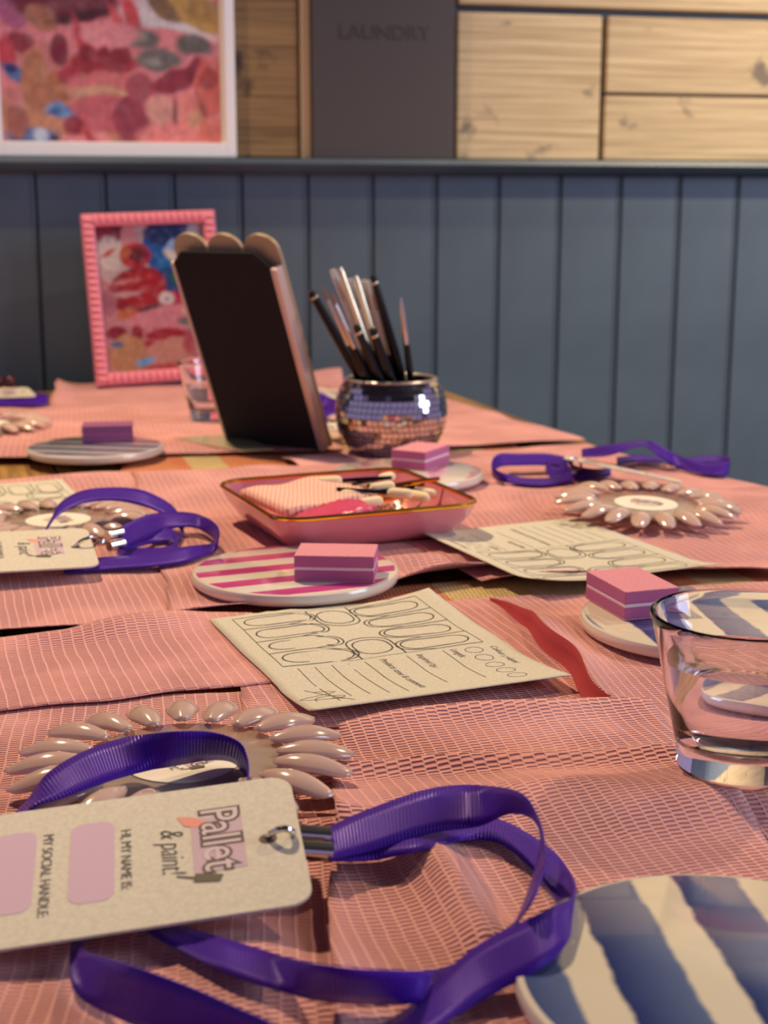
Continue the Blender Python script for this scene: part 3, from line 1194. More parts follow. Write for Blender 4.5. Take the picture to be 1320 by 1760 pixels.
def logo_geo():
    """(outline letters, inner letters, tint box, coral brush mark, script, pad) drawn upright; box about 1 x 0.62"""
    out = text_geo('Pallet', 0.42, offset=0.022, spacing=0.96)
    inn = text_geo('Pallet', 0.42, offset=0.0, spacing=0.96)
    xs = [v[0] for v in out[0]]
    k = 1.0 / (max(xs) - min(xs))
    x0 = min(xs)
    sc = lambda g, z: ([((v[0] - x0) * k, v[1] * 1.35 + 0.13, z) for v in g[0]], g[1])
    out, inn = sc(out, 0.002), sc(inn, 0.004)
    tint = ([(0.12, 0.02, 0), (0.99, 0.02, 0), (0.97, 0.55, 0), (0.16, 0.55, 0)], [(0, 1, 2, 3)])
    coral = ([(0.06, -0.12, 0.001), (0.22, -0.06, 0.001), (0.32, 0.16, 0.001), (0.24, 0.24, 0.001), (0.10, 0.05, 0.001)], [(0, 1, 2, 3, 4)])
    scr = text_geo('& paint!', 0.30, shear=0.25, offset=-0.004, spacing=0.95)
    scr = ([(v[0] * 0.78 + 0.24, v[1] * 1.2 - 0.30, 0.002) for v in scr[0]], scr[1])
    pad = ([(v[0], v[1], 0.003) for v in [(0.98, 0.03), (1.10, 0.00), (1.14, 0.26), (1.04, 0.30)]], [(0, 1, 2, 3)])
    hnd = ([(v[0], v[1], 0.003) for v in [(0.97, -0.16), (0.99, -0.16), (1.06, 0.03), (1.03, 0.04)]], [(0, 1, 2, 3)])
    return dict(tint=(tint, 'lilac_box'), coral=(coral, 'coral_ink'), word=(out, 'brown_ink'), word_fill=(inn, 'pale_ink'),
                script=(scr, 'ink'), brush=(join(pad, hnd), 'taupe_ink'))


LOGO = logo_geo()
NAIL = nail_geo()


def nail_display(label, px, py, layer, rot=0.0, tilt=(0, 0), lift=0.0, n=20, detail=True, base=None):
    c = G(px, py, 0.006)
    for _ in range(2):
        z = max(lie(c.x + 0.045 * math.cos(k), c.y + 0.045 * math.sin(k)) for k in range(7)) + 0.0002 + lift
        c = G(px, py, z + 0.003)
    if base is not None:
        o = copy_thing(base, label=label)
        o.location = (c.x, c.y, z)
        o.rotation_euler = (tilt[0], tilt[1], rot)
        return o
    t = thing('nail_display', label, 'nail display', (c.x, c.y, z), rot, 'flower-shaped nail display wheels')
    t.rotation_euler = (tilt[0], tilt[1], rot)
    prof = [(0.0, 0.0004), (0.0330, 0.0004), (0.0340, 0.0010), (0.0338, 0.0022), (0.0330, 0.0026), (0.0, 0.0026)]
    build('disc', lathe(prof, 64), M['disc'], t, smooth=True)
    first = None
    for i in range(n):
        if first is None:
            first = build('nail', NAIL, M['nail'], t, smooth=True, solid=0.0009)
            q = first
        else:
            q = first.copy()
            C.objects.link(q)
        q.rotation_euler = (0, 0, 2 * PI * i / n)
        q.location = (0, 0, 0.0004 * ((i * 7) % 3))
    st = build('sticker', lathe([(0.0, 0.0027), (0.0184, 0.0027), (0.0184, 0.0030), (0.0, 0.0030)], 48), M['sticker'], t)
    for nm, (g, mn) in LOGO.items():
        k = 0.017
        gg = ([((v[0] - 0.55) * k, (v[1] - 0.12) * k, 0.0031 + v[2] * 0.03) for v in g[0]], g[1])
        gg = xf(gg, Matrix.Rotation(math.radians(-62), 4, 'Z'))
        build('logo_' + nm, gg, M[mn], st)
    return t


wheel = nail_display('pearly nail wheel nearest the camera with a purple ribbon arched over it', 314, 1305, 0.4, math.radians(8))
nail_display('pearly nail wheel at right behind the further paper form', 1110, 864, 2.2, math.radians(40), (math.radians(2.5), 0), 0.0028, base=wheel)
nail_display('pearly nail wheel at left half hidden by the second name tag', 100, 893, 1.8, math.radians(3), base=wheel)
nail_display('pearly nail wheel cut by the left edge of the photo, far back', -24, 727, 1.2, math.radians(5), base=wheel)
nail_display('pearly nail wheel mostly hidden between the sign and mirrored pot', 560, 733, 1.2, math.radians(11), base=wheel)


# ================================================================== GLASSES
def tumbler(label, px, py, layer, level):
    c = G(px, py, 0.002)
    for _ in range(2):
        z = max(lie(c.x + 0.016 * math.cos(k), c.y + 0.016 * math.sin(k)) for k in range(7)) + 0.0002
        c = G(px, py, z)
    t = thing('water_glass', label, 'glass', (c.x, c.y, z), 0, 'small water tumblers')
    prof = [(0.0, 0.0012), (0.0165, 0.0012), (0.0175, 0.0), (0.0188, 0.0004), (0.0194, 0.0022), (0.0198, 0.008), (0.0236, 0.025), (0.0282, 0.0465),
            (0.0291, 0.0485), (0.0290, 0.0496), (0.0282, 0.0501), (0.0274, 0.0496), (0.0269, 0.048), (0.0262, 0.0465), (0.0216, 0.025),
            (0.0180, 0.0105), (0.0168, 0.0088), (0.0150, 0.0080), (0.0, 0.0076)]
    build('tumbler', lathe(prof, 96), M['glass'], t, smooth=True)

    def r_in(h):
        pts = [(0.0105, 0.0180), (0.025, 0.0216), (0.0465, 0.0262)]
        for (h0, r0), (h1, r1) in zip(pts[:-1], pts[1:]):
            if h <= h1:
                return r0 + (r1 - r0) * (h - h0) / (h1 - h0)
        return 0.026
    wp = [(0.0, 0.0077), (0.0150, 0.0081), (0.0167, 0.0089), (0.01795, 0.0106), (r_in(0.025) - 0.00005, 0.025), (r_in(level) - 0.0002, level - 0.0004),
          (r_in(level) - 0.0012, level - 0.0007), (0.0, level - 0.0008)]
    if level < 0.026:
        wp.pop(4)
    build('water', lathe(wp, 96), M['water'], t, smooth=True)
    return t


tumbler('clear glass tumbler of water at the right edge in front', 1269, 1318, 3.4, 0.036)
tumbler('clear glass tumbler half hidden behind the scalloped sign', 366, 720, 1.2, 0.030)


# ================================================================== TRAY AND ITS CONTENTS
zt = 0.0245
corn = [G(378, 836, zt), G(522, 886, zt), G(820, 860, zt), G(652, 815, zt)]
tc = sum(corn, Vector()) / 4
d1 = (corn[1] - corn[0])      # left side (towards camera)
d2 = (corn[2] - corn[1])      # front side
tray_ang = math.atan2(d2.y, d2.x)
TW = 0.118
tz = max(lie(tc.x + 0.04 * math.cos(k), tc.y + 0.04 * math.sin(k)) for k in range(7)) + 0.0003
tray = thing('trinket_tray', 'square pink ceramic tray with a gold rim holding nail tools', 'tray', (tc.x, tc.y, tz), tray_ang)
rings = [(TW - 0.034, 0.010, 0.0), (TW - 0.026, 0.013, 0.0006), (TW - 0.016, 0.015, 0.0045), (TW - 0.006, 0.016, 0.0115), (TW, 0.017, 0.0190),
         (TW - 0.0030, 0.0158, 0.0194), (TW - 0.010, 0.0145, 0.0115), (TW - 0.020, 0.013, 0.0052), (TW - 0.034, 0.010, 0.0030)]
V, Fc = [], []
nn = None
for w, r, z in rings:
    pts = rrect(w, w, r, 8)
    nn = len(pts)
    V += [(x, y, z) for x, y in pts]
for k in range(len(rings) - 1):
    for i in range(nn):
        j = (i + 1) % nn
        Fc.append((k * nn + i, k * nn + j, (k + 1) * nn + j, (k + 1) * nn + i))
Fc.append(tuple(range(nn - 1, -1, -1)))
Fc.append(tuple((len(rings) - 1) * nn + i for i in range(nn)))
build('dish', (V, Fc), M['tray'], tray, smooth=True)
pts = rrect(TW - 0.0015, TW - 0.0015, 0.0165, 8)
path = [Vector((x, y, 0.0195)) for x, y in pts] + [Vector((pts[0][0], pts[0][1], 0.0195))]
build('gold_rim', tube(path, 0.0014, 8, False), M['gold'], tray, smooth=True, label='gold rim')


def in_tray(x, y, z):
    v = Matrix.Rotation(tray_ang, 4, 'Z') @ Vector((x, y, z))
    return Vector((tc.x, tc.y, tz)) + v


# gauze pad and pink wrapper
p = in_tray(-0.018, 0.008, 0.0064)
g = box(-0.026, 0.026, -0.020, 0.020, 0, 0.0028, (0, 1))
nx = 12
V, U = [], []
Fc = []
for j in range(nx + 1):
    for i in range(nx + 1):
        x, y = -0.031 + 0.062 * i / nx, -0.023 + 0.046 * j / nx
        V.append((x, y, 0.0085 + 0.004 * j / nx + 0.0022 * math.sin(i * 0.9) * 0.4 + 0.002 * (i / nx)))
        U.append((x, y))
for j in range(nx):
    for i in range(nx):
        a = j * (nx + 1) + i
        Fc.append((a, a + 1, a + nx + 2, a + nx + 1))
pad = build('gauze_pad', (V, Fc, U), M['pad'], smooth=True, solid=0.0045, loc=p)
pad.rotation_euler = (0, 0, tray_ang + 0.25)
tag(pad, 'folded dotted pink gauze pad in the tray', 'pad')
p = in_tray(-0.018, -0.026, 0.0070)
V, Fc = [], []
for j in range(9):
    for i in range(13):
        x, y = -0.022 + 0.044 * i / 12, -0.013 + 0.026 * j / 8
        pil = math.sin(PI * i / 12) ** 0.5 * math.sin(PI * j / 8) ** 0.5
        z = 0.0042 + 0.0060 * pil + 0.0050 * (i / 12) ** 2 + 0.0009 * math.sin(i * 2.1 + j * 1.3)
        V.append((x, y, z))
for j in range(8):
    for i in range(12):
        a = j * 13 + i
        Fc.append((a, a + 1, a + 14, a + 13))
wr = build('foil_wrapper', (V, Fc), M['wrapper'], smooth=True, raw=True, solid=0.0012, loc=p)
wr.rotation_euler = (0, 0, tray_ang + 0.35)
tag(wr, 'crumpled hot pink wrapper in the near left of the tray', 'wrapper')

# sponge-tipped applicators
tip_prof = [(0.0, -0.0076), (0.0016, -0.0071), (0.0027, -0.0058), (0.0031, -0.0036), (0.0031, 0.0036), (0.0027, 0.0058), (0.0016, 0.0071), (0.0, 0.0076)]
tip_geo = xf(lathe(tip_prof, 14), Matrix.Rotation(PI / 2, 4, 'Y'))
han_geo = tube([(0.0072, 0, 0), (0.018, 0, 0), (0.036, 0, 0)], [0.0011, 0.0013, 0.0010], 8)
han_gold = tube([(0.0072, 0, 0), (0.018, 0, 0), (0.034, 0, 0)], [0.0012, 0.0014, 0.0011], 8)
apps = [(0.000, 0.024, 0.0190, -22, 3, 0), (0.024, 0.030, 0.0130, -35, 4, 0), (0.004, -0.002, 0.0160, -10, 3, 0), (0.010, -0.014, 0.0130, 5, 3, 1),
        (0.022, -0.002, 0.0185, -6, 5, 1), (0.038, -0.016, 0.0145, 120, 3, 0), (0.027, -0.016, 0.0170, 150, 3, 0), (0.034, 0.012, 0.0110, 200, 3, 1),
        (0.040, 0.034, 0.0165, 215, 3, 0), (0.046, -0.006, 0.0140, 140, 4, 1)]
desc = ['topmost, lying over the tray centre, pointing back left', 'against the tray\'s back wall', 'beside the pink wrapper', 'beside the gold beads, lying low',
        'fattest looking, at the middle of the heap', 'nearest the tray\'s front rim at right', 'half buried behind the gold beads', 'buried under the heap by the back corner',
        'leaning on the gold back rim, at the upper right', 'in the right corner of the tray']
for k, (x, y, z, a, el, gold) in enumerate(apps):
    p = in_tray(x, y, z + 0.0028)
    t = thing('sponge_applicator', 'cream sponge-tipped applicator ' + desc[k], 'applicator', p, tray_ang + math.radians(a), 'sponge applicators heaped in the tray')
    t.rotation_euler = (0, math.radians(-el), tray_ang + math.radians(a))
    build('sponge_tip', tip_geo, M['swab'], t, smooth=True)
    build('handle', han_gold if gold else han_geo, M['gold'] if gold else M['black'], t, smooth=True)
# a heap of tiny gold beads
V, Fc = [], []
oct_ = [(1, 0, 0), (-1, 0, 0), (0, 1, 0), (0, -1, 0), (0, 0, 1), (0, 0, -1)]
ofc = [(0, 2, 4), (2, 1, 4), (1, 3, 4), (3, 0, 4), (2, 0, 5), (1, 2, 5), (3, 1, 5), (0, 3, 5)]
for k in range(260):
    a, r = random.random() * 2 * PI, 0.0135 * random.random() ** 0.6
    c = Vector((r * math.cos(a) * 1.3, r * math.sin(a), 0.0010 + random.random() * 0.0165 * (1 - 0.8 * r / 0.0145)))
    n = len(V)
    V += [c + Vector(o) * 0.0011 for o in oct_]
    Fc += [tuple(i + n for i in f) for f in ofc]
bd = build('gold_beads', (V, Fc), M['gold_bead'], loc=in_tray(0.013, -0.032, 0.0036), kind='stuff')
tag(bd, 'heap of tiny pale gold beads at the front of the tray', 'beads')


# ================================================================== MIRRORED POT AND BRUSHES
pc = G(672, 774, 0.0)
for _ in range(2):
    pz = lie(pc.x, pc.y) + 0.0005
    pc = G(672, 774, pz)
POT = thing('mirror_ball_pot', 'round pot covered in small mirror tiles holding black brushes', 'pot', (pc.x, pc.y, pz))
R, ZC = 0.0415, 0.0295
ztop, zbot = 0.0240, -ZC
prof = []
for k in range(25):
    z = zbot + (ztop - zbot) * k / 24
    prof.append((math.sqrt(R * R - z * z) - 0.0007, z + ZC))
inner = [(r - 0.003, z) for r, z in prof[1:]][::-1]
build('body', lathe([(0.0, 0.0)] + prof + inner + [(0.0, 0.004)], 64), M['grout'], POT, smooth=True)
rt = math.sqrt(R * R - ztop * ztop)
build('rim', lathe([(rt - 0.0008 + 0.0016 * math.cos(a), ZC + ztop + 0.0012 * math.sin(a) + 0.0004) for a in [2 * PI * k / 10 for k in range(10)]], 64, True), M['pot_rim'], POT, smooth=True)
tiles = []
ts = 0.0042
lat0, lat1 = math.asin(zbot / R), math.asin(ztop / R)
rows = int((lat1 - lat0) * R / ts)
for rw in range(rows):
    la = lat0 + (rw + 0.5) * (lat1 - lat0) / rows
    cnt = int(2 * PI * R * math.cos(la) / ts)
    for k in range(cnt):
        lo = 2 * PI * (k + 0.5 * (rw % 2)) / cnt
        nrm = Vector((math.cos(la) * math.cos(lo), math.cos(la) * math.sin(lo), math.sin(la)))
        tiles.append((nrm, la, lo))
view = Vector((-pc.x, -pc.y, H)).normalized()
tiles.sort(key=lambda t: -t[0].dot(view))
tm = box(-0.0004, 0.0003, -ts * 0.455, ts * 0.455, -ts * 0.455, ts * 0.455)
first = None
SV, SF = [], []
for i, (nrm, la, lo) in enumerate(tiles):
    jit = Matrix.Rotation(random.uniform(-0.06, 0.06), 4, 'Y') @ Matrix.Rotation(random.uniform(-0.06, 0.06), 4, 'Z')
    mt = Matrix.Translation(nrm * R + Vector((0, 0, ZC))) @ Matrix.Rotation(lo, 4, 'Z') @ Matrix.Rotation(-la, 4, 'Y') @ jit
    if i < 300:
        if first is None:
            first = build('mirror_tile', tm, M['mirror'], POT)
            o = first
        else:
            o = first.copy()
            C.objects.link(o)
        o.matrix_local = mt
    else:
        n = len(SV)
        SV += [mt @ Vector(v) for v in tm[0]]
        SF += [tuple(q + n for q in f) for f in tm[1]]
build('mirror_tile', (SV, SF), M['mirror'], POT, kind='stuff')

# brushes: (x at rim, depth offset, tip x, tip y, radius, style)
def frame_from(a, b):
    z = (b - a).normalized()
    x = z.cross(Vector((0, 1, 0.1))).normalized()
    y = z.cross(x)
    m = Matrix((x, y, z)).transposed().to_4x4()
    return Matrix.Translation(a) @ m


br = [
    (622, 0.004, 534, 500, 0.0032, 'black', 'thick black brush leaning furthest left'),
    (628, -0.014, 556, 498, 0.0019, 'fine', 'fine brown-tipped brush with a silver neck at left'),
    (634, -0.016, 570, 506, 0.0021, 'fine', 'fine silver-necked brush just right of the brown-tipped one'),
    (646, 0.010, 571, 462, 0.0027, 'cap', 'tall brush with a clear cap at the back left'),
    (652, -0.010, 584, 460, 0.0027, 'gold', 'tallest brush with a pale gold metal shaft'),
    (660, 0.006, 600, 478, 0.0026, 'cap', 'clear capped brush right of the gold shaft'),
    (664, -0.004, 611, 474, 0.0026, 'gold', 'shorter brush with a pale gold shaft in the middle'),
    (674, 0.014, 624, 480, 0.0032, 'cap', 'wide clear capped brush behind the middle'),
    (682, 0.008, 634, 482, 0.0030, 'cap', 'clear capped brush beside the long black handle'),
    (692, 0.002, 641, 474, 0.0028, 'black', 'long black tapering handle right of the capped brushes'),
    (706, -0.004, 689, 512, 0.0026, 'pointed', 'short brush with a silver pointed tip at far right'),
    (654, -0.020, 612, 560, 0.0030, 'black', 'short black handle at the front of the pot'),
    (670, -0.018, 640, 565, 0.0034, 'black', 'stout black handle in the middle of the pot'),
]
for rx, dy, tx, ty, r, st, lab in br:
    yd = pc.y + dy
    a = on_depth(rx, 654, yd)
    b = on_depth(tx, ty, yd - 0.012)
    dirv = (b - a).normalized()
    low = a - dirv * 0.036
    Ln = (b - low).length
    low = low - Vector((0, 0, 0))
    t = thing('nail_brush', lab, 'brush', low, 0, 'brushes standing in the mirrored pot')
    fm = frame_from(Vector((0, 0, 0)), dirv)
    put = lambda g: xf(g, fm)
    if st == 'black':
        build('handle', put(lathe([(0, 0), (r * 0.9, 0), (r * 1.2, 0.02), (r * 1.3, Ln * 0.5), (r * 0.95, Ln - 0.004), (r * 0.85, Ln), (0, Ln)], 12)), M['black'], t, smooth=True)
        build('end_ring', put(lathe([(r * 1.0, Ln - 0.006), (r * 1.04, Ln - 0.0052), (r * 0.99, Ln - 0.0046)], 12)), M['ferrule'], t, smooth=True)
    elif st == 'fine':
        build('handle', put(lathe([(0, 0), (r * 1.5, 0), (r * 1.8, 0.03), (r, Ln * 0.60), (0, Ln * 0.60)], 12)), M['black'], t, smooth=True)
        build('ferrule', put(lathe([(r, Ln * 0.59), (r * 1.05, Ln * 0.62), (r * 0.5, Ln * 0.93), (0, Ln * 0.93)], 12)), M['steel'], t, smooth=True)
        build('bristles', put(lathe([(r * 0.5, Ln * 0.92), (r * 0.55, Ln * 0.96), (0, Ln * 1.04)], 8)), M['bristle'], t, smooth=True)
    elif st == 'gold':
        build('handle', put(lathe([(0, 0), (r * 1.25, 0), (r * 1.3, Ln * 0.4), (r * 1.02, Ln * 0.52), (0, Ln * 0.52)], 12)), M['black'], t, smooth=True)
        build('shaft', put(lathe([(r * 0.98, Ln * 0.5), (r * 0.9, Ln * 0.97), (r * 0.6, Ln), (0, Ln)], 12)), M['ferrule'], t, smooth=True)
    elif st == 'cap':
        build('handle', put(lathe([(0, 0), (r * 1.2, 0), (r * 1.25, Ln * 0.4), (r * 1.02, Ln * 0.5), (0, Ln * 0.5)], 12)), M['black'], t, smooth=True)
        build('ferrule', put(lathe([(r * 0.8, Ln * 0.5), (r * 0.55, Ln * 0.8), (0, Ln * 0.8)], 12)), M['steel'], t, smooth=True)
        build('bristles', put(lathe([(r * 0.5, Ln * 0.79), (r * 0.5, Ln * 0.88), (0, Ln * 0.95)], 10)), M['bristle'], t, smooth=True)
        build('cap', put(lathe([(r * 1.02, Ln * 0.5), (r * 0.98, Ln - 0.001), (0, Ln), (0, Ln - 0.0008), (r * 0.8, Ln - 0.0016), (r * 0.88, Ln * 0.5)], 14)), M['clear_cap'], t, smooth=True)
    else:
        build('handle', put(lathe([(0, 0), (r, 0), (r * 1.1, 0.04), (r * 0.85, Ln * 0.66), (0, Ln * 0.66)], 12)), M['black'], t, smooth=True)
        build('pointed_cap', put(lathe([(r * 0.9, Ln * 0.65), (r * 1.05, Ln * 0.74), (r * 0.8, Ln * 0.9), (r * 0.2, Ln), (0, Ln)], 14)), M['steel'], t, smooth=True)

# ================================================================== SCALLOPED SIGN SEEN FROM BEHIND
BL = G(392, 757, 0.002)
BR_ = G(549, 775, 0.002)
ex = (BR_ - BL)
SW = ex.length
ex.normalize()
# top-left corner on its sight line, square to the foot
d = ray(293, 432)
tt = (BL - EYE).dot(ex) / d.dot(ex)
TL = EYE + d * tt
ez = (TL - BL)
SH = ez.length
ez.normalize()
en = ex.cross(ez)          # towards the camera side or away
if en.dot(EYE - BL) < 0:
    en = -en
sign = thing('sign_stand', 'tall leaning sign with scalloped cream top and black back', 'sign', BL)


def sg(g):
    return [ex * v[0] + ez * v[1] + en * v[2] for v in g[0]], g[1]


th = 0.010
def prism_xy(outline, z0, z1):
    return prism(outline, z0, z1)


c_ = 0.16 * SW
# black back panel with clipped corners
blk = [(0.0, 0.0), (SW, 0.0), (SW, SH * 0.93), (SW * 0.86, SH), (SW * 0.10, SH), (0.0, SH * 0.95)]
build('back_panel', sg(prism_xy(blk, -0.002, 0.0)), M['black_felt'], sign, bevel=0.0006)
# silver-cream frame sides around it
build('side_rail', sg(prism_xy([(SW, 0.0), (SW + 0.0055, 0.0), (SW + 0.0055, SH * 0.93), (SW, SH * 0.93)], -th, 0.0012)), M['stand_edge'], sign, bevel=0.0012)
build('side_rail', sg(prism_xy([(-0.0025, 0.0), (0.0, 0.0), (0.0, SH * 0.95), (-0.0025, SH * 0.95)], -th, 0.0012)), M['stand_edge'], sign, bevel=0.0008)
# scalloped front board, a little taller, beyond the black panel
top = [(-0.003, 0.0), (SW + 0.006, 0.0), (SW + 0.006, SH * 0.93)]
lobes = 3
lw = (SW + 0.009) / lobes
for k in range(lobes):
    cx = SW + 0.006 - lw * (k + 0.5)
    for q in range(13):
        a = PI * q / 12
        top.append((cx + lw / 2 * math.cos(a) * 0.98, SH * 0.985 + 0.0135 * math.sin(a)))
top.append((-0.003, SH * 0.93))
build('scalloped_board', sg(prism_xy(top, -th, -th + 0.003)), M['stand_cream'], sign, bevel=0.0006)
build('core', sg(prism_xy([(0.001, 0.0), (SW - 0.001, 0.0), (SW - 0.001, SH * 0.92), (0.001, SH * 0.94)], -th + 0.003, -0.002)), M['stand_cream'], sign)
# thin foot plate lying on the table
fp = [G(300, 760, 0.0012), G(405, 752, 0.0012), G(470, 778, 0.0012), G(415, 781, 0.0012)]
V = [p - BL for p in fp]
V = [Vector((v.x, v.y, 0.0012)) for v in V] + [Vector((v.x, v.y, 0.0026)) for v in V]
build('foot_plate', (V, [(3, 2, 1, 0), (4, 5, 6, 7), (0, 1, 5, 4), (1, 2, 6, 5), (2, 3, 7, 6), (3, 0, 4, 7)]), M['stand_foot'], sign)
fp2 = [BL, BR_, BR_ - Vector((0.004, 0.03, 0)) * 0.0 + Vector((0.0, 0.030, 0)), BL + Vector((0.0, 0.030, 0))]
V = [Vector(((p - BL).x, (p - BL).y, 0.0004)) for p in fp2] + [Vector(((p - BL).x, (p - BL).y, 0.0034)) for p in fp2]
build('base', (V, [(3, 2, 1, 0), (4, 5, 6, 7), (0, 1, 5, 4), (1, 2, 6, 5), (2, 3, 7, 6), (3, 0, 4, 7)]), M['black_felt'], sign)


# ================================================================== PRINTS
def paint_mat(name):
    m = mat(name, (1, 1, 1, 1), 0.35)
    nt, N, L, b = nodes(m)
    a = N.new('ShaderNodeVertexColor')
    a.layer_name = 'print'
    L.new(a.outputs['Color'], b.inputs['Base Color'])
    return m


def printed(name, shapes, ground_c, w, h, nx, ny, parent, place, soft=0.02, mott=0.16, gain=1.05, sat=0.86):
    """flat print: soft ellipses (cx, cy, rx, ry, angle, colour) in 0..1, painted one over another"""
    V, cols = [], []
    for j in range(ny + 1):
        for i in range(nx + 1):
            x, y = i / nx, j / ny
            wx = x + 0.012 * noise.noise(Vector((x * 14, y * 14, 1.7)))
            wy = y + 0.012 * noise.noise(Vector((x * 14, y * 14, 8.2)))
            c = list(ground_c[:3])
            for cx, cy, rx, ry, ang, col in shapes:
                dx, dy = wx - cx, wy - cy
                ca, sa = math.cos(math.radians(ang)), math.sin(math.radians(ang))
                e = math.hypot((dx * ca + dy * sa) / rx, (-dx * sa + dy * ca) / ry)
                k = max(0, min(1, (1 - e) * min(rx, ry) / soft + 0.5))
                if k > 0:
                    for q in range(3):
                        c[q] += (col[q] - c[q]) * k
            g_ = sum(c) / 3
            c = [max(0, q * sat + g_ * (1 - sat)) * gain for q in c]
            f = 1 + 1.5 * mott * noise.noise(Vector((x * 26, y * 36, 3.3))) + 1.2 * mott * noise.noise(Vector((x * 60, y * 80, 5.3)))
            w_ = 0.10 * max(0, noise.noise(Vector((x * 18, y * 24, 11.3))))
            c = [q + (0.85 - q) * w_ for q in c]
            cols.append((min(1, c[0] * f), min(1, c[1] * f), min(1, c[2] * f), 1))
            V.append((x, y, 0))
    Fc = [(j * (nx + 1) + i, j * (nx + 1) + i + 1, (j + 1) * (nx + 1) + i + 1, (j + 1) * (nx + 1) + i) for j in range(ny) for i in range(nx)]
    o = build(name, ([place(x * w, y * h) for x, y, _ in V], Fc), paint_mat(name + '_inks'), parent)
    at = o.data.color_attributes.new('print', 'FLOAT_COLOR', 'POINT')
    for i, c in enumerate(cols):
        at.data[i].color = c
    return o


def px_shapes(lst, x0, x1, y0, y1):
    """shapes given in photo pixels of a window -> unit square (y up)"""
    out = []
    for cx, cy, rx, ry, ang, c in lst:
        out.append(((cx - x0) / (x1 - x0), 1 - (cy - y0) / (y1 - y0), rx / (x1 - x0), ry / (y1 - y0), -ang, srgb(*c)))
    return out


# --- large white-framed picture standing on the dado rail
off = 0.016
uR, _ = on_wall(407, 262, off)
uL, _ = on_wall(-18, 262, off)
iR, _ = on_wall(381, 240, off)
iL, _ = on_wall(5, 240, off)
zb = RAIL_TOP + 0.0006
ib = on_wall(200, 244, off)[1]
zt_ = on_wall(200, -330, off)[1]
it = zt_ - (ib - zb)
bp = wall_xyz(uL, off - 0.016, zb)
pic = thing('framed_print', 'large white-framed colourful cake and fruit print standing on the dado rail', 'picture', bp, WALL_YAW)
fw = uR - uL
fh = zt_ - zb
a_l, a_r = iL - uL, uR - iR
a_b = ib - zb
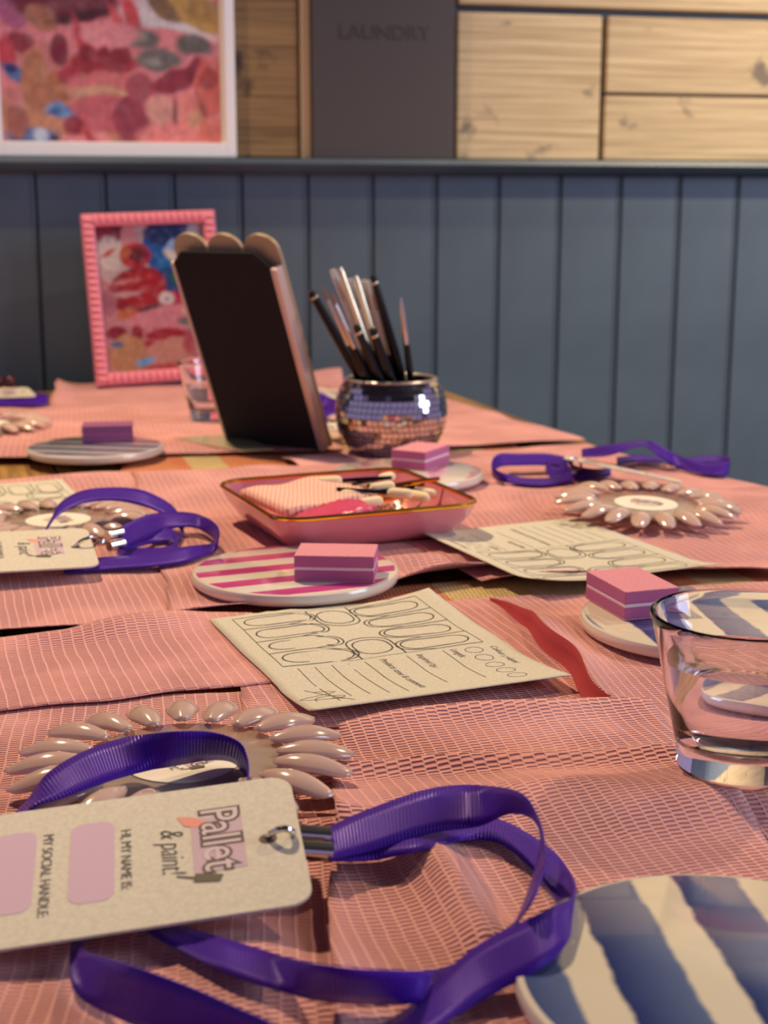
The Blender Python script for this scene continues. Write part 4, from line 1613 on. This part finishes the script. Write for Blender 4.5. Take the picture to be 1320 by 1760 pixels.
# local frame: x along wall, -y out, z up
mm_r = 0.0085
build('frame_side', box(fw - a_r + mm_r * 0.6, fw, -0.016, 0.0, 0, fh), M['white_frame'], pic, bevel=0.001)
build('frame_side', box(0, a_l, -0.016, 0.0, 0, fh), M['white_frame'], pic, bevel=0.001)
build('frame_bottom', box(a_l, fw - a_r + mm_r * 0.6, -0.016, 0.0, 0, a_b), M['white_frame'], pic, bevel=0.001)
build('frame_top', box(a_l, fw - a_r + mm_r * 0.6, -0.016, 0.0, fh - a_b, fh), M['white_frame'], pic, bevel=0.001)
build('mount', box(a_l * 0.5, fw - a_r * 0.4, -0.010, -0.002, a_b * 0.5, fh - a_b * 0.5), M['cream_mount'], pic)
PW, PH = fw - a_l - a_r, fh - 2 * a_b
big = [
    (190, 120, 260, 160, 0, (226, 128, 128)), (130, 205, 130, 90, 0, (196, 130, 90)), (70, 150, 60, 80, 20, (206, 120, 110)),
    (85, 215, 60, 60, 0, (206, 140, 96)), (20, 15, 34, 34, 0, (170, 84, 120)), (110, 0, 95, 40, 0, (120, 36, 44)), (70, 30, 30, 22, 20, (170, 106, 70)),
    (140, 28, 50, 10, -8, (78, 36, 36)), (290, 20, 80, 30, 0, (206, 190, 190)), (330, 25, 60, 32, 10, (190, 146, 56)), (300, 45, 70, 8, 10, (214, 206, 200)),
    (350, 18, 30, 20, 0, (170, 130, 50)), (280, 12, 30, 20, 30, (130, 96, 50)), (225, 25, 12, 34, -30, (206, 60, 60)), (135, 65, 6, 40, -18, (190, 60, 66)), (200, 32, 6, 30, -35, (206, 70, 70)),
    (35, 72, 22, 20, 10, (150, 52, 60)), (102, 85, 18, 26, 10, (132, 36, 48)), (10, 90, 16, 32, 0, (196, 48, 60)), (24, 125, 22, 15, 20, (70, 106, 164)), (18, 118, 10, 10, 0, (40, 56, 100)),
    (60, 140, 24, 55, 0, (186, 120, 74)), (100, 150, 26, 30, 0, (178, 108, 62)), (120, 130, 20, 18, 0, (180, 50, 60)),
    (178, 110, 62, 20, 0, (168, 44, 46)), (150, 92, 16, 20, 10, (150, 36, 40)), (176, 98, 14, 18, 0, (158, 38, 42)), (208, 95, 20, 20, -10, (146, 36, 40)),
    (190, 150, 78, 28, 0, (214, 110, 106)), (180, 160, 66, 10, 3, (210, 160, 116)), (190, 195, 80, 32, 0, (202, 92, 96)), (225, 205, 30, 40, 0, (160, 62, 74)), (240, 150, 26, 24, 0, (172, 74, 80)),
    (243, 66, 33, 17, 4, (110, 106, 94)), (332, 78, 32, 19, 4, (104, 100, 86)), (273, 102, 38, 21, 0, (112, 108, 96)), (262, 105, 14, 8, 0, (150, 146, 132)), (238, 66, 14, 8, 0, (136, 132, 116)),
    (300, 140, 40, 20, -12, (150, 46, 58)), (335, 120, 20, 16, -30, (140, 44, 54)), (365, 150, 30, 50, 0, (214, 96, 74)), (360, 135, 16, 22, 0, (176, 66, 50)),
    (275, 190, 22, 26, 0, (216, 150, 130)), (325, 195, 30, 34, 0, (232, 130, 110)), (340, 205, 18, 20, 0, (214, 150, 110)), (300, 195, 4, 22, 0, (120, 66, 60)), (352, 190, 4, 30, -30, (170, 80, 60)),
    (300, 235, 60, 18, 0, (240, 130, 118)), (365, 230, 22, 30, 0, (226, 110, 84)), (150, 238, 40, 14, 0, (232, 130, 130)),
    (104, 190, 24, 12, 12, (96, 150, 200)), (92, 192, 10, 6, 0, (50, 90, 150)), (128, 216, 18, 16, 0, (160, 44, 52)), (155, 235, 6, 24, -50, (196, 60, 64)),
    (55, 232, 46, 13, 0, (80, 120, 170)), (70, 230, 14, 12, 0, (190, 206, 220)), (30, 236, 12, 7, 0, (40, 76, 130)), (95, 236, 8, 6, 0, (40, 50, 70)),
    (190, 60, 50, 22, 0, (232, 140, 140)), (30, 210, 20, 30, 0, (170, 100, 80)),
    (200, -80, 180, 70, 0, (170, 40, 46)), (120, -180, 90, 60, 0, (226, 150, 150)), (300, -180, 80, 90, 0, (40, 80, 150)), (90, -260, 90, 40, 0, (190, 60, 70)), (310, -230, 50, 40, 0, (200, 210, 226)),
    (230, -110, 60, 14, 10, (206, 96, 90)),
]
big2 = []
for cx, cy, rx, ry, ang, c in big:
    u0, z0 = on_wall(cx, cy, 0.0104)
    u1, _ = on_wall(cx + 10, cy, 0.0104)
    _, z1 = on_wall(cx, cy - 10, 0.0104)
    big2.append(((u0 - uL - a_l) / PW, (z0 - zb - a_b) / PH, rx * (u1 - u0) / 10 / PW, ry * (z1 - z0) / 10 / PH, -ang, srgb(*c)))
printed('print', big2, srgb(214, 118, 116), PW, PH, 150, 230, pic,
        lambda x, y: Vector((a_l + x, -0.0104, a_b + y)), 0.014)

# --- charcoal panel with pressed lettering, standing on the rail
uL2, uR2 = on_wall(537, 200, 0.012)[0], on_wall(780, 200, 0.012)[0]
cp = thing('charcoal_panel', 'dark charcoal panel with faint pressed lettering on the dado rail', 'panel', wall_xyz(uL2, 0.0, RAIL_TOP + 0.0006), WALL_YAW)
pwid = uR2 - uL2
phgt = 0.40
build('face', box(0, pwid, -0.014, 0.004, 0, phgt), M['charcoal'], cp, bevel=0.001)
zc_ = on_wall(660, 68, 0.014)[1] - RAIL_TOP
ul_ = on_wall(583, 60, 0.014)[0] - uL2
ur_ = on_wall(740, 60, 0.014)[0] - uL2
tg = text_geo('LAUNDRY', 0.03, extrude=0.0006)
xs = [v[0] for v in tg[0]]
k = (ur_ - ul_) / (max(xs) - min(xs))
V = [(ul_ + (v[0] - min(xs)) * k, -0.0143 - v[2], zc_ + v[1] * k * 0.95) for v in tg[0]]
build('pressed_lettering', (V, tg[1]), M['emboss'], cp)
# slim timber edging strip left of the panel
uS = on_wall(517, 200, 0.0)[0]
build('edging', box(uS - uL2, -0.0005, -0.004, 0.004, 0, phgt), M['plank'], cp, bevel=0.001)

# --- small beaded pink frame leaning back on the table
A = G(166, 664, 0.003)
A = G(166, 664, lie(A.x, A.y) + 0.0022)
B_ = G(392, 655, A.z)
fx = (B_ - A)
fx.z = 0
fx.normalize()
fy = Vector((-fx.y, fx.x, 0))
lean = math.radians(9.0)
fz = fy * math.sin(lean) + Vector((0, 0, math.cos(lean)))
fo = fx.cross(fz)            # out of the picture, towards the room
if fo.y > 0:
    fo = -fo
FW, FH = 0.137, 0.173
th_ = math.radians(1.8)
fx, fz = fx * math.cos(th_) + fz * math.sin(th_), fz * math.cos(th_) - fx * math.sin(th_)
# sideways slump measured in the photo
sf = thing('beaded_frame', 'small pink beaded photo frame with a fruit print leaning by the wall', 'picture frame', A)


def fl_(x, y, o):
    return fx * x + fz * y + fo * o


def fgeo(g):
    return [fl_(v[0], v[1], v[2]) for v in g[0]], g[1]


bw = 0.0125
build('frame_rail', fgeo(prism([(0, 0), (FW, 0), (FW, bw), (0, bw)], -0.008, 0.004)), M['pink_frame'], sf, bevel=0.001)
build('frame_rail', fgeo(prism([(0, FH - bw), (FW, FH - bw), (FW, FH), (0, FH)], -0.008, 0.004)), M['pink_frame'], sf, bevel=0.001)
build('frame_rail', fgeo(prism([(0, bw), (bw, bw), (bw, FH - bw), (0, FH - bw)], -0.008, 0.004)), M['pink_frame'], sf, bevel=0.001)
build('frame_rail', fgeo(prism([(FW - bw, bw), (FW, bw), (FW, FH - bw), (FW - bw, FH - bw)], -0.008, 0.004)), M['pink_frame'], sf, bevel=0.001)
build('backing', fgeo(prism([(bw * 0.6, bw * 0.6), (FW - bw * 0.6, bw * 0.6), (FW - bw * 0.6, FH - bw * 0.6), (bw * 0.6, FH - bw * 0.6)], -0.007, -0.003)), M['charcoal'], sf)
# beads: short ribs across the frame member
bead_prof = [(0.0, -0.0052), (0.0021, -0.0045), (0.0030, -0.0025), (0.0033, 0.0), (0.0030, 0.0025), (0.0021, 0.0045), (0.0, 0.0052)]
bead_g = xf(lathe(bead_prof, 10), Matrix.Rotation(PI / 2, 4, 'Y'))
BASE = Matrix((fx, fz, fo)).transposed().to_4x4()
first = None
spots = []
nb = 24
for k in range(nb):
    y = bw / 2 + (FH - bw) * (k + 0.0) / (nb - 1)
    spots += [(bw / 2, y, 0), (FW - bw / 2, y, 0)]
nb2 = 18
for k in range(1, nb2 - 1):
    x = bw / 2 + (FW - bw) * k / (nb2 - 1)
    spots += [(x, bw / 2, PI / 2), (x, FH - bw / 2, PI / 2)]
for x, y, a in spots:
    if first is None:
        first = build('bead', bead_g, M['pink_frame'], sf, smooth=True)
        o = first
    else:
        o = first.copy()
        C.objects.link(o)
    o.matrix_local = BASE @ Matrix.Translation((x, y, 0.0045)) @ Matrix.Rotation(a, 4, 'Z')
small = [  # photo-like positions in a 0..230 x 0..270 window (y down)
    (60, 60, 70, 80, 0, (206, 176, 170)), (30, 12, 34, 26, 0, (150, 40, 50)), (60, 14, 26, 12, 20, (112, 22, 34)), (28, 60, 26, 40, 0, (222, 206, 196)), (24, 58, 14, 6, -20, (190, 40, 40)),
    (70, 30, 18, 34, 0, (222, 150, 150)), (160, 50, 64, 66, 0, (30, 92, 160)), (150, 20, 50, 28, 0, (10, 40, 100)), (175, 66, 34, 34, 0, (150, 176, 214)), (150, 86, 24, 24, 0, (40, 110, 170)),
    (80, 66, 32, 28, 0, (190, 36, 44)), (84, 64, 22, 19, 0, (110, 10, 16)), (168, 80, 30, 12, 30, (226, 214, 196)), (176, 80, 6, 6, 0, (210, 150, 60)), (60, 60, 10, 14, 0, (190, 100, 60)),
    (150, 130, 40, 34, 0, (20, 66, 120)), (170, 118, 22, 16, 0, (20, 96, 70)), (180, 130, 10, 9, 0, (230, 220, 210)),
    (78, 142, 62, 50, -10, (150, 16, 14)), (90, 142, 48, 42, 0, (172, 20, 12)), (50, 124, 30, 5, -4, (210, 130, 130)), (50, 152, 36, 6, -4, (214, 160, 160)), (90, 188, 44, 5, -12, (60, 14, 14)), (55, 196, 24, 12, 0, (200, 110, 60)),
    (16, 170, 16, 30, 0, (180, 110, 120)), (150, 166, 30, 18, 0, (190, 40, 70)), (138, 164, 17, 15, 0, (226, 206, 200)), (186, 166, 17, 15, 0, (226, 206, 200)), (138, 166, 3, 3, 0, (80, 60, 60)), (186, 166, 3, 3, 0, (80, 60, 60)),
    (155, 190, 24, 10, 0, (226, 140, 150)), (120, 215, 70, 26, 0, (222, 140, 146)), (190, 218, 32, 9, 0, (110, 112, 96)), (205, 240, 30, 12, 0, (120, 120, 106)), (186, 196, 18, 8, 0, (220, 200, 160)),
    (26, 236, 22, 14, 0, (140, 30, 44)), (70, 240, 12, 18, -20, (150, 24, 34)), (132, 246, 44, 15, 0, (166, 12, 22)), (90, 264, 16, 8, 0, (170, 30, 40)),
    (46, 285, 40, 44, 0, (196, 140, 100)), (24, 262, 12, 8, 0, (90, 110, 150)), (150, 286, 62, 34, 0, (206, 144, 124)), (190, 270, 26, 30, 0, (180, 80, 84)), (60, 316, 40, 16, 0, (190, 140, 100)),
    (82, 304, 20, 9, -10, (120, 170, 214)), (140, 318, 60, 8, 0, (190, 70, 70)), (210, 280, 20, 30, 0, (200, 150, 140)), (215, 100, 20, 40, 0, (60, 110, 160)), (215, 20, 24, 26, 0, (190, 190, 190)),
]
printed('print', px_shapes(small, 0, 228, 0, 324), srgb(206, 140, 140), FW - 2 * bw, FH - 2 * bw, 76, 104, sf,
        lambda x, y: fl_(bw + x, bw + y, -0.0026), 0.014, gain=0.62, sat=1.12)
# easel strut behind
V = [fl_(FW * 0.42, FH * 0.7, -0.008), fl_(FW * 0.58, FH * 0.7, -0.008)]
q = [Vector((v.x, v.y, v.z)) for v in V]
f0 = fx * (FW * 0.40) + fy * 0.075
f1 = fx * (FW * 0.60) + fy * 0.075
bk = [q[0], q[1], Vector((f1.x, f1.y, 0.0005)), Vector((f0.x, f0.y, 0.0005))]
build('easel_strut', (bk, [(0, 1, 2, 3)]), M['charcoal'], sf, solid=0.002)


# ================================================================== LANYARDS
RW = 0.0150


def rib_pt(xb, yb, zb_, xt, yt, sgn=1, w=RW):
    b = G(xb, yb, zb_)
    for _ in range(3):
        zc = lie(b.x, b.y) + 0.0018
        if zb_ < zc:
            zb_ = zc
            b = G(xb, yb, zb_)
    d = ray(xt, yt).normalized()
    oc = EYE - b
    bb = oc.dot(d)
    cc = oc.dot(oc) - w * w
    disc = bb * bb - cc
    t = -bb
    if disc > 0:
        t += sgn * math.sqrt(disc)
    top_ = EYE + d * t
    v = top_ - b
    if v.length > 1e-6:
        top_ = b + v.normalized() * w
    zc = lie(top_.x, top_.y) + 0.0012
    if top_.z < zc:
        top_.z = zc
    return b, top_


def ribbon(name, ctrl, parent, per=12, m=None, base=None):
    """ctrl: (xb, yb, zb, xt, yt, sgn) = lower and upper ribbon edge in the photo, zb = height of the lower edge"""
    pts = [rib_pt(*c) for c in ctrl]
    lo = spline([p[0] for p in pts], per)
    hi = spline([p[1] for p in pts], per)
    V, Fc, U = [], [], []
    s = 0
    K = 4
    for i in range(len(lo)):
        if i:
            s += ((lo[i] + hi[i]) / 2 - (lo[i - 1] + hi[i - 1]) / 2).length
        for k in range(K + 1):
            V.append(lo[i].lerp(hi[i], k / K) - base)
            U.append((s, RW * k / K))
    for i in range(len(lo) - 1):
        for k in range(K):
            a = i * (K + 1) + k
            Fc.append((a, a + K + 1, a + K + 2, a + 1))
    return build(name, (V, Fc, U), m or M['ribbon'], parent, smooth=True, solid=0.0005)


def name_tag(parent, corners, base, hole_uv=(0.905, 0.5)):
    """corners: LF, RF, RN, LN world points (far/near, left/right); card 88 x 57"""
    LF, RF, RN, LN = corners

    def P(u, v, dz=0.0):
        p = (LF * (1 - u) + RF * u) * (1 - v) + (LN * (1 - u) + RN * u) * v
        nrm = (RF - LF).cross(LF - LN).normalized()
        if nrm.z < 0:
            nrm = -nrm
        return p + nrm * dz - base
    lu, lv = (RF - LF).length, (RN - RF).length
    hu, hr = hole_uv[0] * lu, 0.0024
    out = rrect(lu, lv, 0.0065, 6, lu / 2, lv / 2)
    V = [P(x / lu, 1 - y / lv, -0.0004) for x, y in out] + [P(x / lu, 1 - y / lv, 0.0004) for x, y in out]
    n = len(out)
    Fc = [tuple(range(n - 1, -1, -1)), tuple(range(n, 2 * n))] + [(i, (i + 1) % n, n + (i + 1) % n, n + i) for i in range(n)]
    tg_ = build('name_card', (V, Fc), M['tagcard'], parent)

    def flat(g, dz):
        # g drawn in metres: x right along the card, y towards the far edge
        return [P(v[0] / lu, 1 - v[1] / lv, dz + v[2]) for v in g[0]], g[1]
    # lilac writing panels, captions and the logo, all turned a quarter clockwise
    def turned(g, x, y, k=1.0, z=0.0):
        return [(x + v[1] * k, y - v[0] * k, z) for v in g[0]], g[1]
    build('lilac_panel', flat(prism(rrect(0.0115, lv * 0.60, 0.0035, 5, lu - 0.0545, lv * 0.52), 0, 0.00005), 0.00045), M['lilac_ink'], tg_)
    build('lilac_panel', flat(prism(rrect(0.0115, lv * 0.60, 0.0035, 5, lu - 0.0750, lv * 0.52), 0, 0.00005), 0.00045), M['lilac_ink'], tg_)
    cap1 = text_geo('HI, MY NAME IS:', 0.0039, spacing=0.95)
    cap2 = text_geo('MY SOCIAL HANDLE:', 0.0039, spacing=0.95)
    build('caption', flat(turned(cap1, lu - 0.0470, lv * 0.73), 0.00055), M['grey_ink'], tg_)
    build('caption', flat(turned(cap2, lu - 0.0675, lv * 0.78), 0.00055), M['grey_ink'], tg_)
    for nm, (g, mn) in LOGO.items():
        gg = ([(v[0], v[1] * 0.90, v[2]) for v in g[0]], g[1])
        k = 0.0285
        V2 = [(lu - 0.0290 + v[1] * k, lv * 0.80 - v[0] * k, v[2] * 0.03) for v in gg[0]]
        build('logo_' + nm, flat((V2, gg[1]), 0.00050), M[mn], tg_)
    # punched hole shown as its dark eyelet
    hole = [(hu + hr * math.cos(2 * PI * k / 18), lv * 0.5 + hr * 0.9 * math.sin(2 * PI * k / 18)) for k in range(18)]
    build('punched_hole', flat(prism(hole, 0, 0.00005), 0.00045), M['brown_ink'], tg_)
    return P, lu, lv


def clip(parent, P, lu, lv, base, end, w=0.010):
    """hook ring through the card's hole, swivel and crimp up to the ribbon end (world)"""
    h = P(0.905, 0.5, 0.0) + base
    e = Vector(end)
    dv = (e - h)
    mid = h + dv * 0.55
    up = Vector((0, 0, 1))
    side = dv.cross(up).normalized()
    nrm = side.cross(dv).normalized()
    ring = []
    L_ = dv.length * 0.62
    for k in range(22):
        a = 2 * PI * k / 21
        ring.append(h + dv.normalized() * (L_ / 2 - L_ / 2 * math.cos(a)) + side * 0.0042 * math.sin(a) * 0.9 + nrm * 0.0042 * math.sin(a) + up * 0.0008 - base)
    build('hook', tube(ring, 0.00095, 8, False), M['steel'], parent, smooth=True)
    a0 = h + dv * 0.60 - base
    a1 = h + dv * 0.80 - base
    build('swivel', tube([a0, a0.lerp(a1, 0.3), a0.lerp(a1, 0.7), a1], [0.0013, 0.0020, 0.0020, 0.0014], 10), M['steel'], parent, smooth=True)


def crimp(parent, p_end, across, along, nrm, base):
    """two-ridged metal clamp on the ribbon end"""
    c = p_end - base
    for s in (-1, 1):
        path = [c + across * (0.0028 * s) + along * (-0.0006), c + across * (0.0028 * s) + along * 0.0085]
        build('crimp', tube(path, 0.0027, 12), M['steel'], parent, smooth=True)


# ---- nearest lanyard
LN = thing('lanyard', 'nearest purple ribbon lanyard with a white name tag, in the foreground', 'lanyard', G(560, 1500, 0.0), 0, 'purple ribbon lanyards with name tags')
b0 = LN.location.copy()
RN = G(541, 1552, 0.014)
RF = G(497, 1334, 0.024)
dx = (RN - RF).normalized()
# long side leaves the right edge squarely and dips to the left
LNc = G(0, 1646, 0.0075)
dl = (LNc - RN)
dl = (dl - dx * dl.dot(dx)).normalized()
LNp = RN + dl * 0.092
LFp = RF + dl * 0.092
P, lu, lv = name_tag(LN, (LFp, RF, RN, LNp), b0)
A_ = [(566, 1478, 0.014, 560, 1424, 1), (640, 1462, 0.012, 632, 1392, 1), (740, 1432, 0.012, 738, 1356, 1), (822, 1420, 0.013, 820, 1350, 1),
      (880, 1398, 0.020, 892, 1362, -1), (918, 1410, 0.022, 926, 1410, -1), (930, 1450, 0.022, 938, 1470, -1), (912, 1520, 0.016, 934, 1500, -1),
      (884, 1590, 0.012, 908, 1560, -1), (840, 1664, 0.006, 862, 1612, 1), (760, 1718, 0.003, 772, 1660, 1), (650, 1726, 0.003, 655, 1668, -1), (550, 1720, 0.003, 548, 1658, -1), (470, 1700, 0.003, 464, 1640, 1), (390, 1672, 0.003, 380, 1612, 1),
      (330, 1645, 0.003, 318, 1592, 1), (250, 1600, 0.003, 240, 1550, 1), (180, 1560, 0.003, 170, 1510, 1)]
ribbon('ribbon', A_, LN, base=b0)
B2 = [(566, 1480, 0.0125, 562, 1430, 1), (640, 1478, 0.010, 634, 1420, 1), (720, 1462, 0.008, 716, 1416, 1), (800, 1444, 0.006, 800, 1404, 1), (860, 1450, 0.004, 866, 1412, 1),
      (920, 1500, 0.003, 936, 1452, 1), (958, 1550, 0.006, 976, 1492, 1), (980, 1600, 0.008, 987, 1536, 1), (944, 1654, 0.008, 936, 1566, 1), (830, 1718, 0.0085, 814, 1630, 1), (740, 1772, 0.0085, 708, 1738, 1), (640, 1840, 0.006, 630, 1770, 1),
      (520, 1850, 0.005, 520, 1776, -1), (420, 1830, 0.003, 430, 1742, -1), (300, 1790, 0.003, 320, 1694, -1), (200, 1748, 0.003, 214, 1656, -1), (135, 1712, 0.003, 142, 1632, 1),
      (122, 1660, 0.004, 124, 1622, 1), (150, 1610, 0.003, 160, 1590, 1), (190, 1560, 0.003, 200, 1540, 1)]
ribbon('ribbon', B2, LN, base=b0)
C2 = [(40, 1420, 0.010, 24, 1400, 1), (60, 1386, 0.016, 50, 1372, 1), (110, 1370, 0.017, 82, 1330, 1), (165, 1350, 0.017, 140, 1294, 1), (230, 1330, 0.016, 215, 1268, 1), (300, 1316, 0.015, 296, 1258, -1), (360, 1306, 0.014, 364, 1259, -1),
      (400, 1310, 0.013, 408, 1274, -1), (418, 1332, 0.010, 424, 1300, -1), (424, 1366, 0.007, 426, 1340, -1), (410, 1400, 0.005, 412, 1380, -1)]
ribbon('ribbon', C2, LN, base=b0)
e_b, e_t = rib_pt(*A_[0])
e_m = (e_b + e_t) / 2
hole = P(0.905, 0.5) + b0
along = (hole - e_m).normalized()
across = (e_t - e_b).normalized()
crimp(LN, e_m, across * 1.35, along, across.cross(along), b0)
clip(LN, P, lu, lv, b0, e_m + along * 0.006)

# ---- second lanyard, at left
L2 = thing('lanyard', 'purple ribbon lanyard with a white name tag at left in front of a paper form', 'lanyard', G(220, 940, 0.0), 0, 'purple ribbon lanyards with name tags')
b0 = L2.location.copy()
RN = G(172, 974, 0.0105)
RF = G(150, 908, 0.0165)
dx = (RN - RF).normalized()
LNc = G(0, 1000, 0.010)
dl = (LNc - RN)
dl = (dl - dx * dl.dot(dx)).normalized()
P, lu, lv = name_tag(L2, (RF + dl * 0.092, RF, RN, RN + dl * 0.092), b0)
A_ = [(212, 944, 0.009, 206, 906, 1), (250, 926, 0.009, 244, 888, 1), (290, 910, 0.010, 286, 880, 1), (330, 906, 0.010, 336, 883, 1), (362, 922, 0.008, 368, 898, -1), (373, 944, 0.005, 377, 918, -1),
      (358, 952, 0.004, 364, 934, 1), (320, 966, 0.003, 318, 940, 1), (260, 974, 0.003, 256, 952, 1), (180, 980, 0.003, 178, 958, 1), (110, 985, 0.003, 110, 965, 1)]
ribbon('ribbon', A_, L2, base=b0)
B2 = [(214, 946, 0.0075, 208, 912, 1), (262, 934, 0.006, 258, 906, 1), (296, 932, 0.004, 296, 910, 1), (304, 946, 0.003, 306, 926, 1), (280, 958, 0.003, 284, 940, 1), (230, 958, 0.003, 232, 942, 1), (200, 952, 0.003, 204, 938, 1)]
ribbon('ribbon', B2, L2, base=b0)
C2 = [(70, 925, 0.010, 76, 912, 1), (82, 908, 0.014, 88, 892, 1), (100, 886, 0.018, 104, 864, 1), (140, 866, 0.021, 140, 844, 1), (190, 860, 0.022, 190, 838, 1), (240, 868, 0.020, 242, 842, 1), (282, 884, 0.015, 286, 862, 1), (304, 902, 0.010, 306, 882, 1),
      (314, 924, 0.005, 316, 908, 1), (296, 940, 0.003, 300, 926, 1)]
ribbon('ribbon', C2, L2, base=b0)
D2 = [(120, 925, 0.004, 120, 910, 1), (170, 914, 0.005, 170, 898, 1), (230, 910, 0.005, 230, 896, 1), (280, 914, 0.004, 284, 898, 1)]
ribbon('ribbon', D2, L2, base=b0)
e_b, e_t = rib_pt(*A_[0])
e_m = (e_b + e_t) / 2
hole = P(0.905, 0.5) + b0
along = (hole - e_m).normalized()
across = (e_t - e_b).normalized()
crimp(L2, e_m, across * 1.35, along, across.cross(along), b0)
clip(L2, P, lu, lv, b0, e_m + along * 0.006)

# ---- third lanyard, right rear, its tag seen edge on
L3 = thing('lanyard', 'knotted purple ribbon lanyard with its tag edge-on at the right table edge', 'lanyard', G(990, 812, 0.0), 0, 'purple ribbon lanyards with name tags')
b0 = L3.location.copy()
NL = G(968, 788, 0.0200)
NR = NL + (G(1205, 838, 0.0150) - NL).normalized() * 0.092
sl = ray(1080, 810).normalized()
sl = (sl + Vector((0, 0, 0.035))).normalized() * 0.056
# the card tips away from the eye, so only its near edge and a sliver of its face show
P, lu, lv = name_tag(L3, (NR, NL, NL + sl, NR + sl), b0)
A_ = [(985, 806, 0.006, 985, 788, 1), (940, 800, 0.008, 940, 780, 1), (890, 800, 0.009, 890, 780, 1), (862, 802, 0.009, 858, 780, 1), (846, 814, 0.007, 846, 792, -1), (856, 826, 0.003, 850, 806, -1),
      (890, 832, 0.003, 890, 820, 1), (940, 834, 0.003, 940, 822, 1), (985, 828, 0.003, 984, 814, 1)]
ribbon('ribbon', A_, L3, base=b0)
B2 = [(975, 822, 0.003, 972, 804, 1), (946, 820, 0.004, 944, 800, 1), (938, 804, 0.007, 942, 788, 1), (960, 800, 0.009, 962, 784, 1), (985, 822, 0.004, 988, 800, 1), (1020, 822, 0.003, 1022, 806, 1), (1050, 818, 0.003, 1050, 804, 1)]
ribbon('ribbon', B2, L3, base=b0)
C2 = [(1000, 786, 0.006, 1000, 772, 1), (1040, 784, 0.010, 1036, 766, 1), (1076, 774, 0.015, 1080, 760, 1), (1104, 766, 0.018, 1106, 757, 1), (1130, 782, 0.013, 1124, 760, 1), (1170, 806, 0.004, 1160, 780, 1), (1210, 816, 0.002, 1206, 796, 1),
      (1245, 818, 0.002, 1248, 794, 1), (1252, 810, 0.003, 1254, 786, 1), (1232, 796, 0.005, 1234, 783, 1), (1190, 798, 0.005, 1196, 785, 1), (1150, 800, 0.005, 1160, 792, 1)]
ribbon('ribbon', C2, L3, base=b0)
D2 = [(1060, 800, 0.004, 1060, 786, 1), (1100, 794, 0.005, 1100, 782, 1), (1140, 796, 0.005, 1140, 786, 1)]
ribbon('ribbon', D2, L3, base=b0)
clip(L3, P, lu, lv, b0, G(985, 822, 0.004))

# ---- fourth lanyard, far left
L4 = thing('lanyard', 'purple lanyard with a white tag at far left by the wall', 'lanyard', G(20, 694, 0.0), 0, 'purple ribbon lanyards with name tags')
b0 = L4.location.copy()
RF = G(48, 666, 0.013)
RN = G(62, 680, 0.011)
dl = Vector((-0.99, -0.1, -0.02)).normalized()
P, lu, lv = name_tag(L4, (RF + dl * 0.092, RF, RF + (RN - RF).normalized() * 0.055, RF + (RN - RF).normalized() * 0.055 + dl * 0.092), b0)
A_ = [(-90, 698, 0.003, -90, 684, 1), (-20, 697, 0.003, -20, 684, 1), (30, 697, 0.003, 30, 683, 1), (60, 698, 0.003, 62, 682, 1), (80, 696, 0.003, 84, 680, 1), (66, 690, 0.004, 70, 676, 1), (40, 686, 0.004, 40, 674, 1)]
ribbon('ribbon', A_, L4, base=b0)
# ---- fifth lanyard, behind the sign
L5 = thing('lanyard', 'purple lanyard with a white tag behind the sign and mirrored pot', 'lanyard', G(560, 715, 0.0), 0, 'purple ribbon lanyards with name tags')
b0 = L5.location.copy()
A_ = [(470, 704, 0.004, 470, 682, 1), (530, 700, 0.004, 536, 672, 1), (560, 704, 0.004, 570, 684, 1), (590, 716, 0.003, 596, 698, 1), (620, 720, 0.003, 622, 704, 1)]
ribbon('ribbon', A_, L5, base=b0)
A_ = [(640, 722, 0.003, 640, 708, 1), (590, 720, 0.003, 592, 704, 1), (556, 719, 0.003, 558, 704, 1), (500, 718, 0.003, 500, 704, 1)]
ribbon('ribbon', A_, L5, base=b0)
RF = G(600, 672, 0.012)
RN = G(640, 690, 0.010)
P, lu, lv = name_tag(L5, (RF + Vector((-0.085, 0.02, 0.004)), RF, RN, RN + Vector((-0.085, 0.02, 0.004))), b0)

# small dark fruit at the far left edge by the wall
V, Fc = [], []
cc = G(6, 664, 0.014)
gr = thing('berry_sprig', 'dark red berries on the table at far left by the wall', 'berries', (cc.x, cc.y, 0.002))
bg_ = lathe([(0.0, -0.0055), (0.003, -0.0048), (0.0052, -0.002), (0.0055, 0.0), (0.0052, 0.002), (0.003, 0.0048), (0.0012, 0.0056), (0.0, 0.0050)], 14)
M['berry'] = mat('dark_berry', srgb(70, 14, 20), 0.25)
first = None
for (x, y, z) in [(-0.012, 0, 0.0075), (0.0, 0.002, 0.0075), (0.011, -0.002, 0.0075), (-0.006, 0.003, 0.0165), (0.006, 0.002, 0.0165), (-0.024, 0.001, 0.0075), (-0.018, 0.004, 0.0165)]:
    if first is None:
        first = build('berry', bg_, M['berry'], gr, smooth=True)
        o = first
    else:
        o = first.copy()
        C.objects.link(o)
    o.location = (x, y, z)
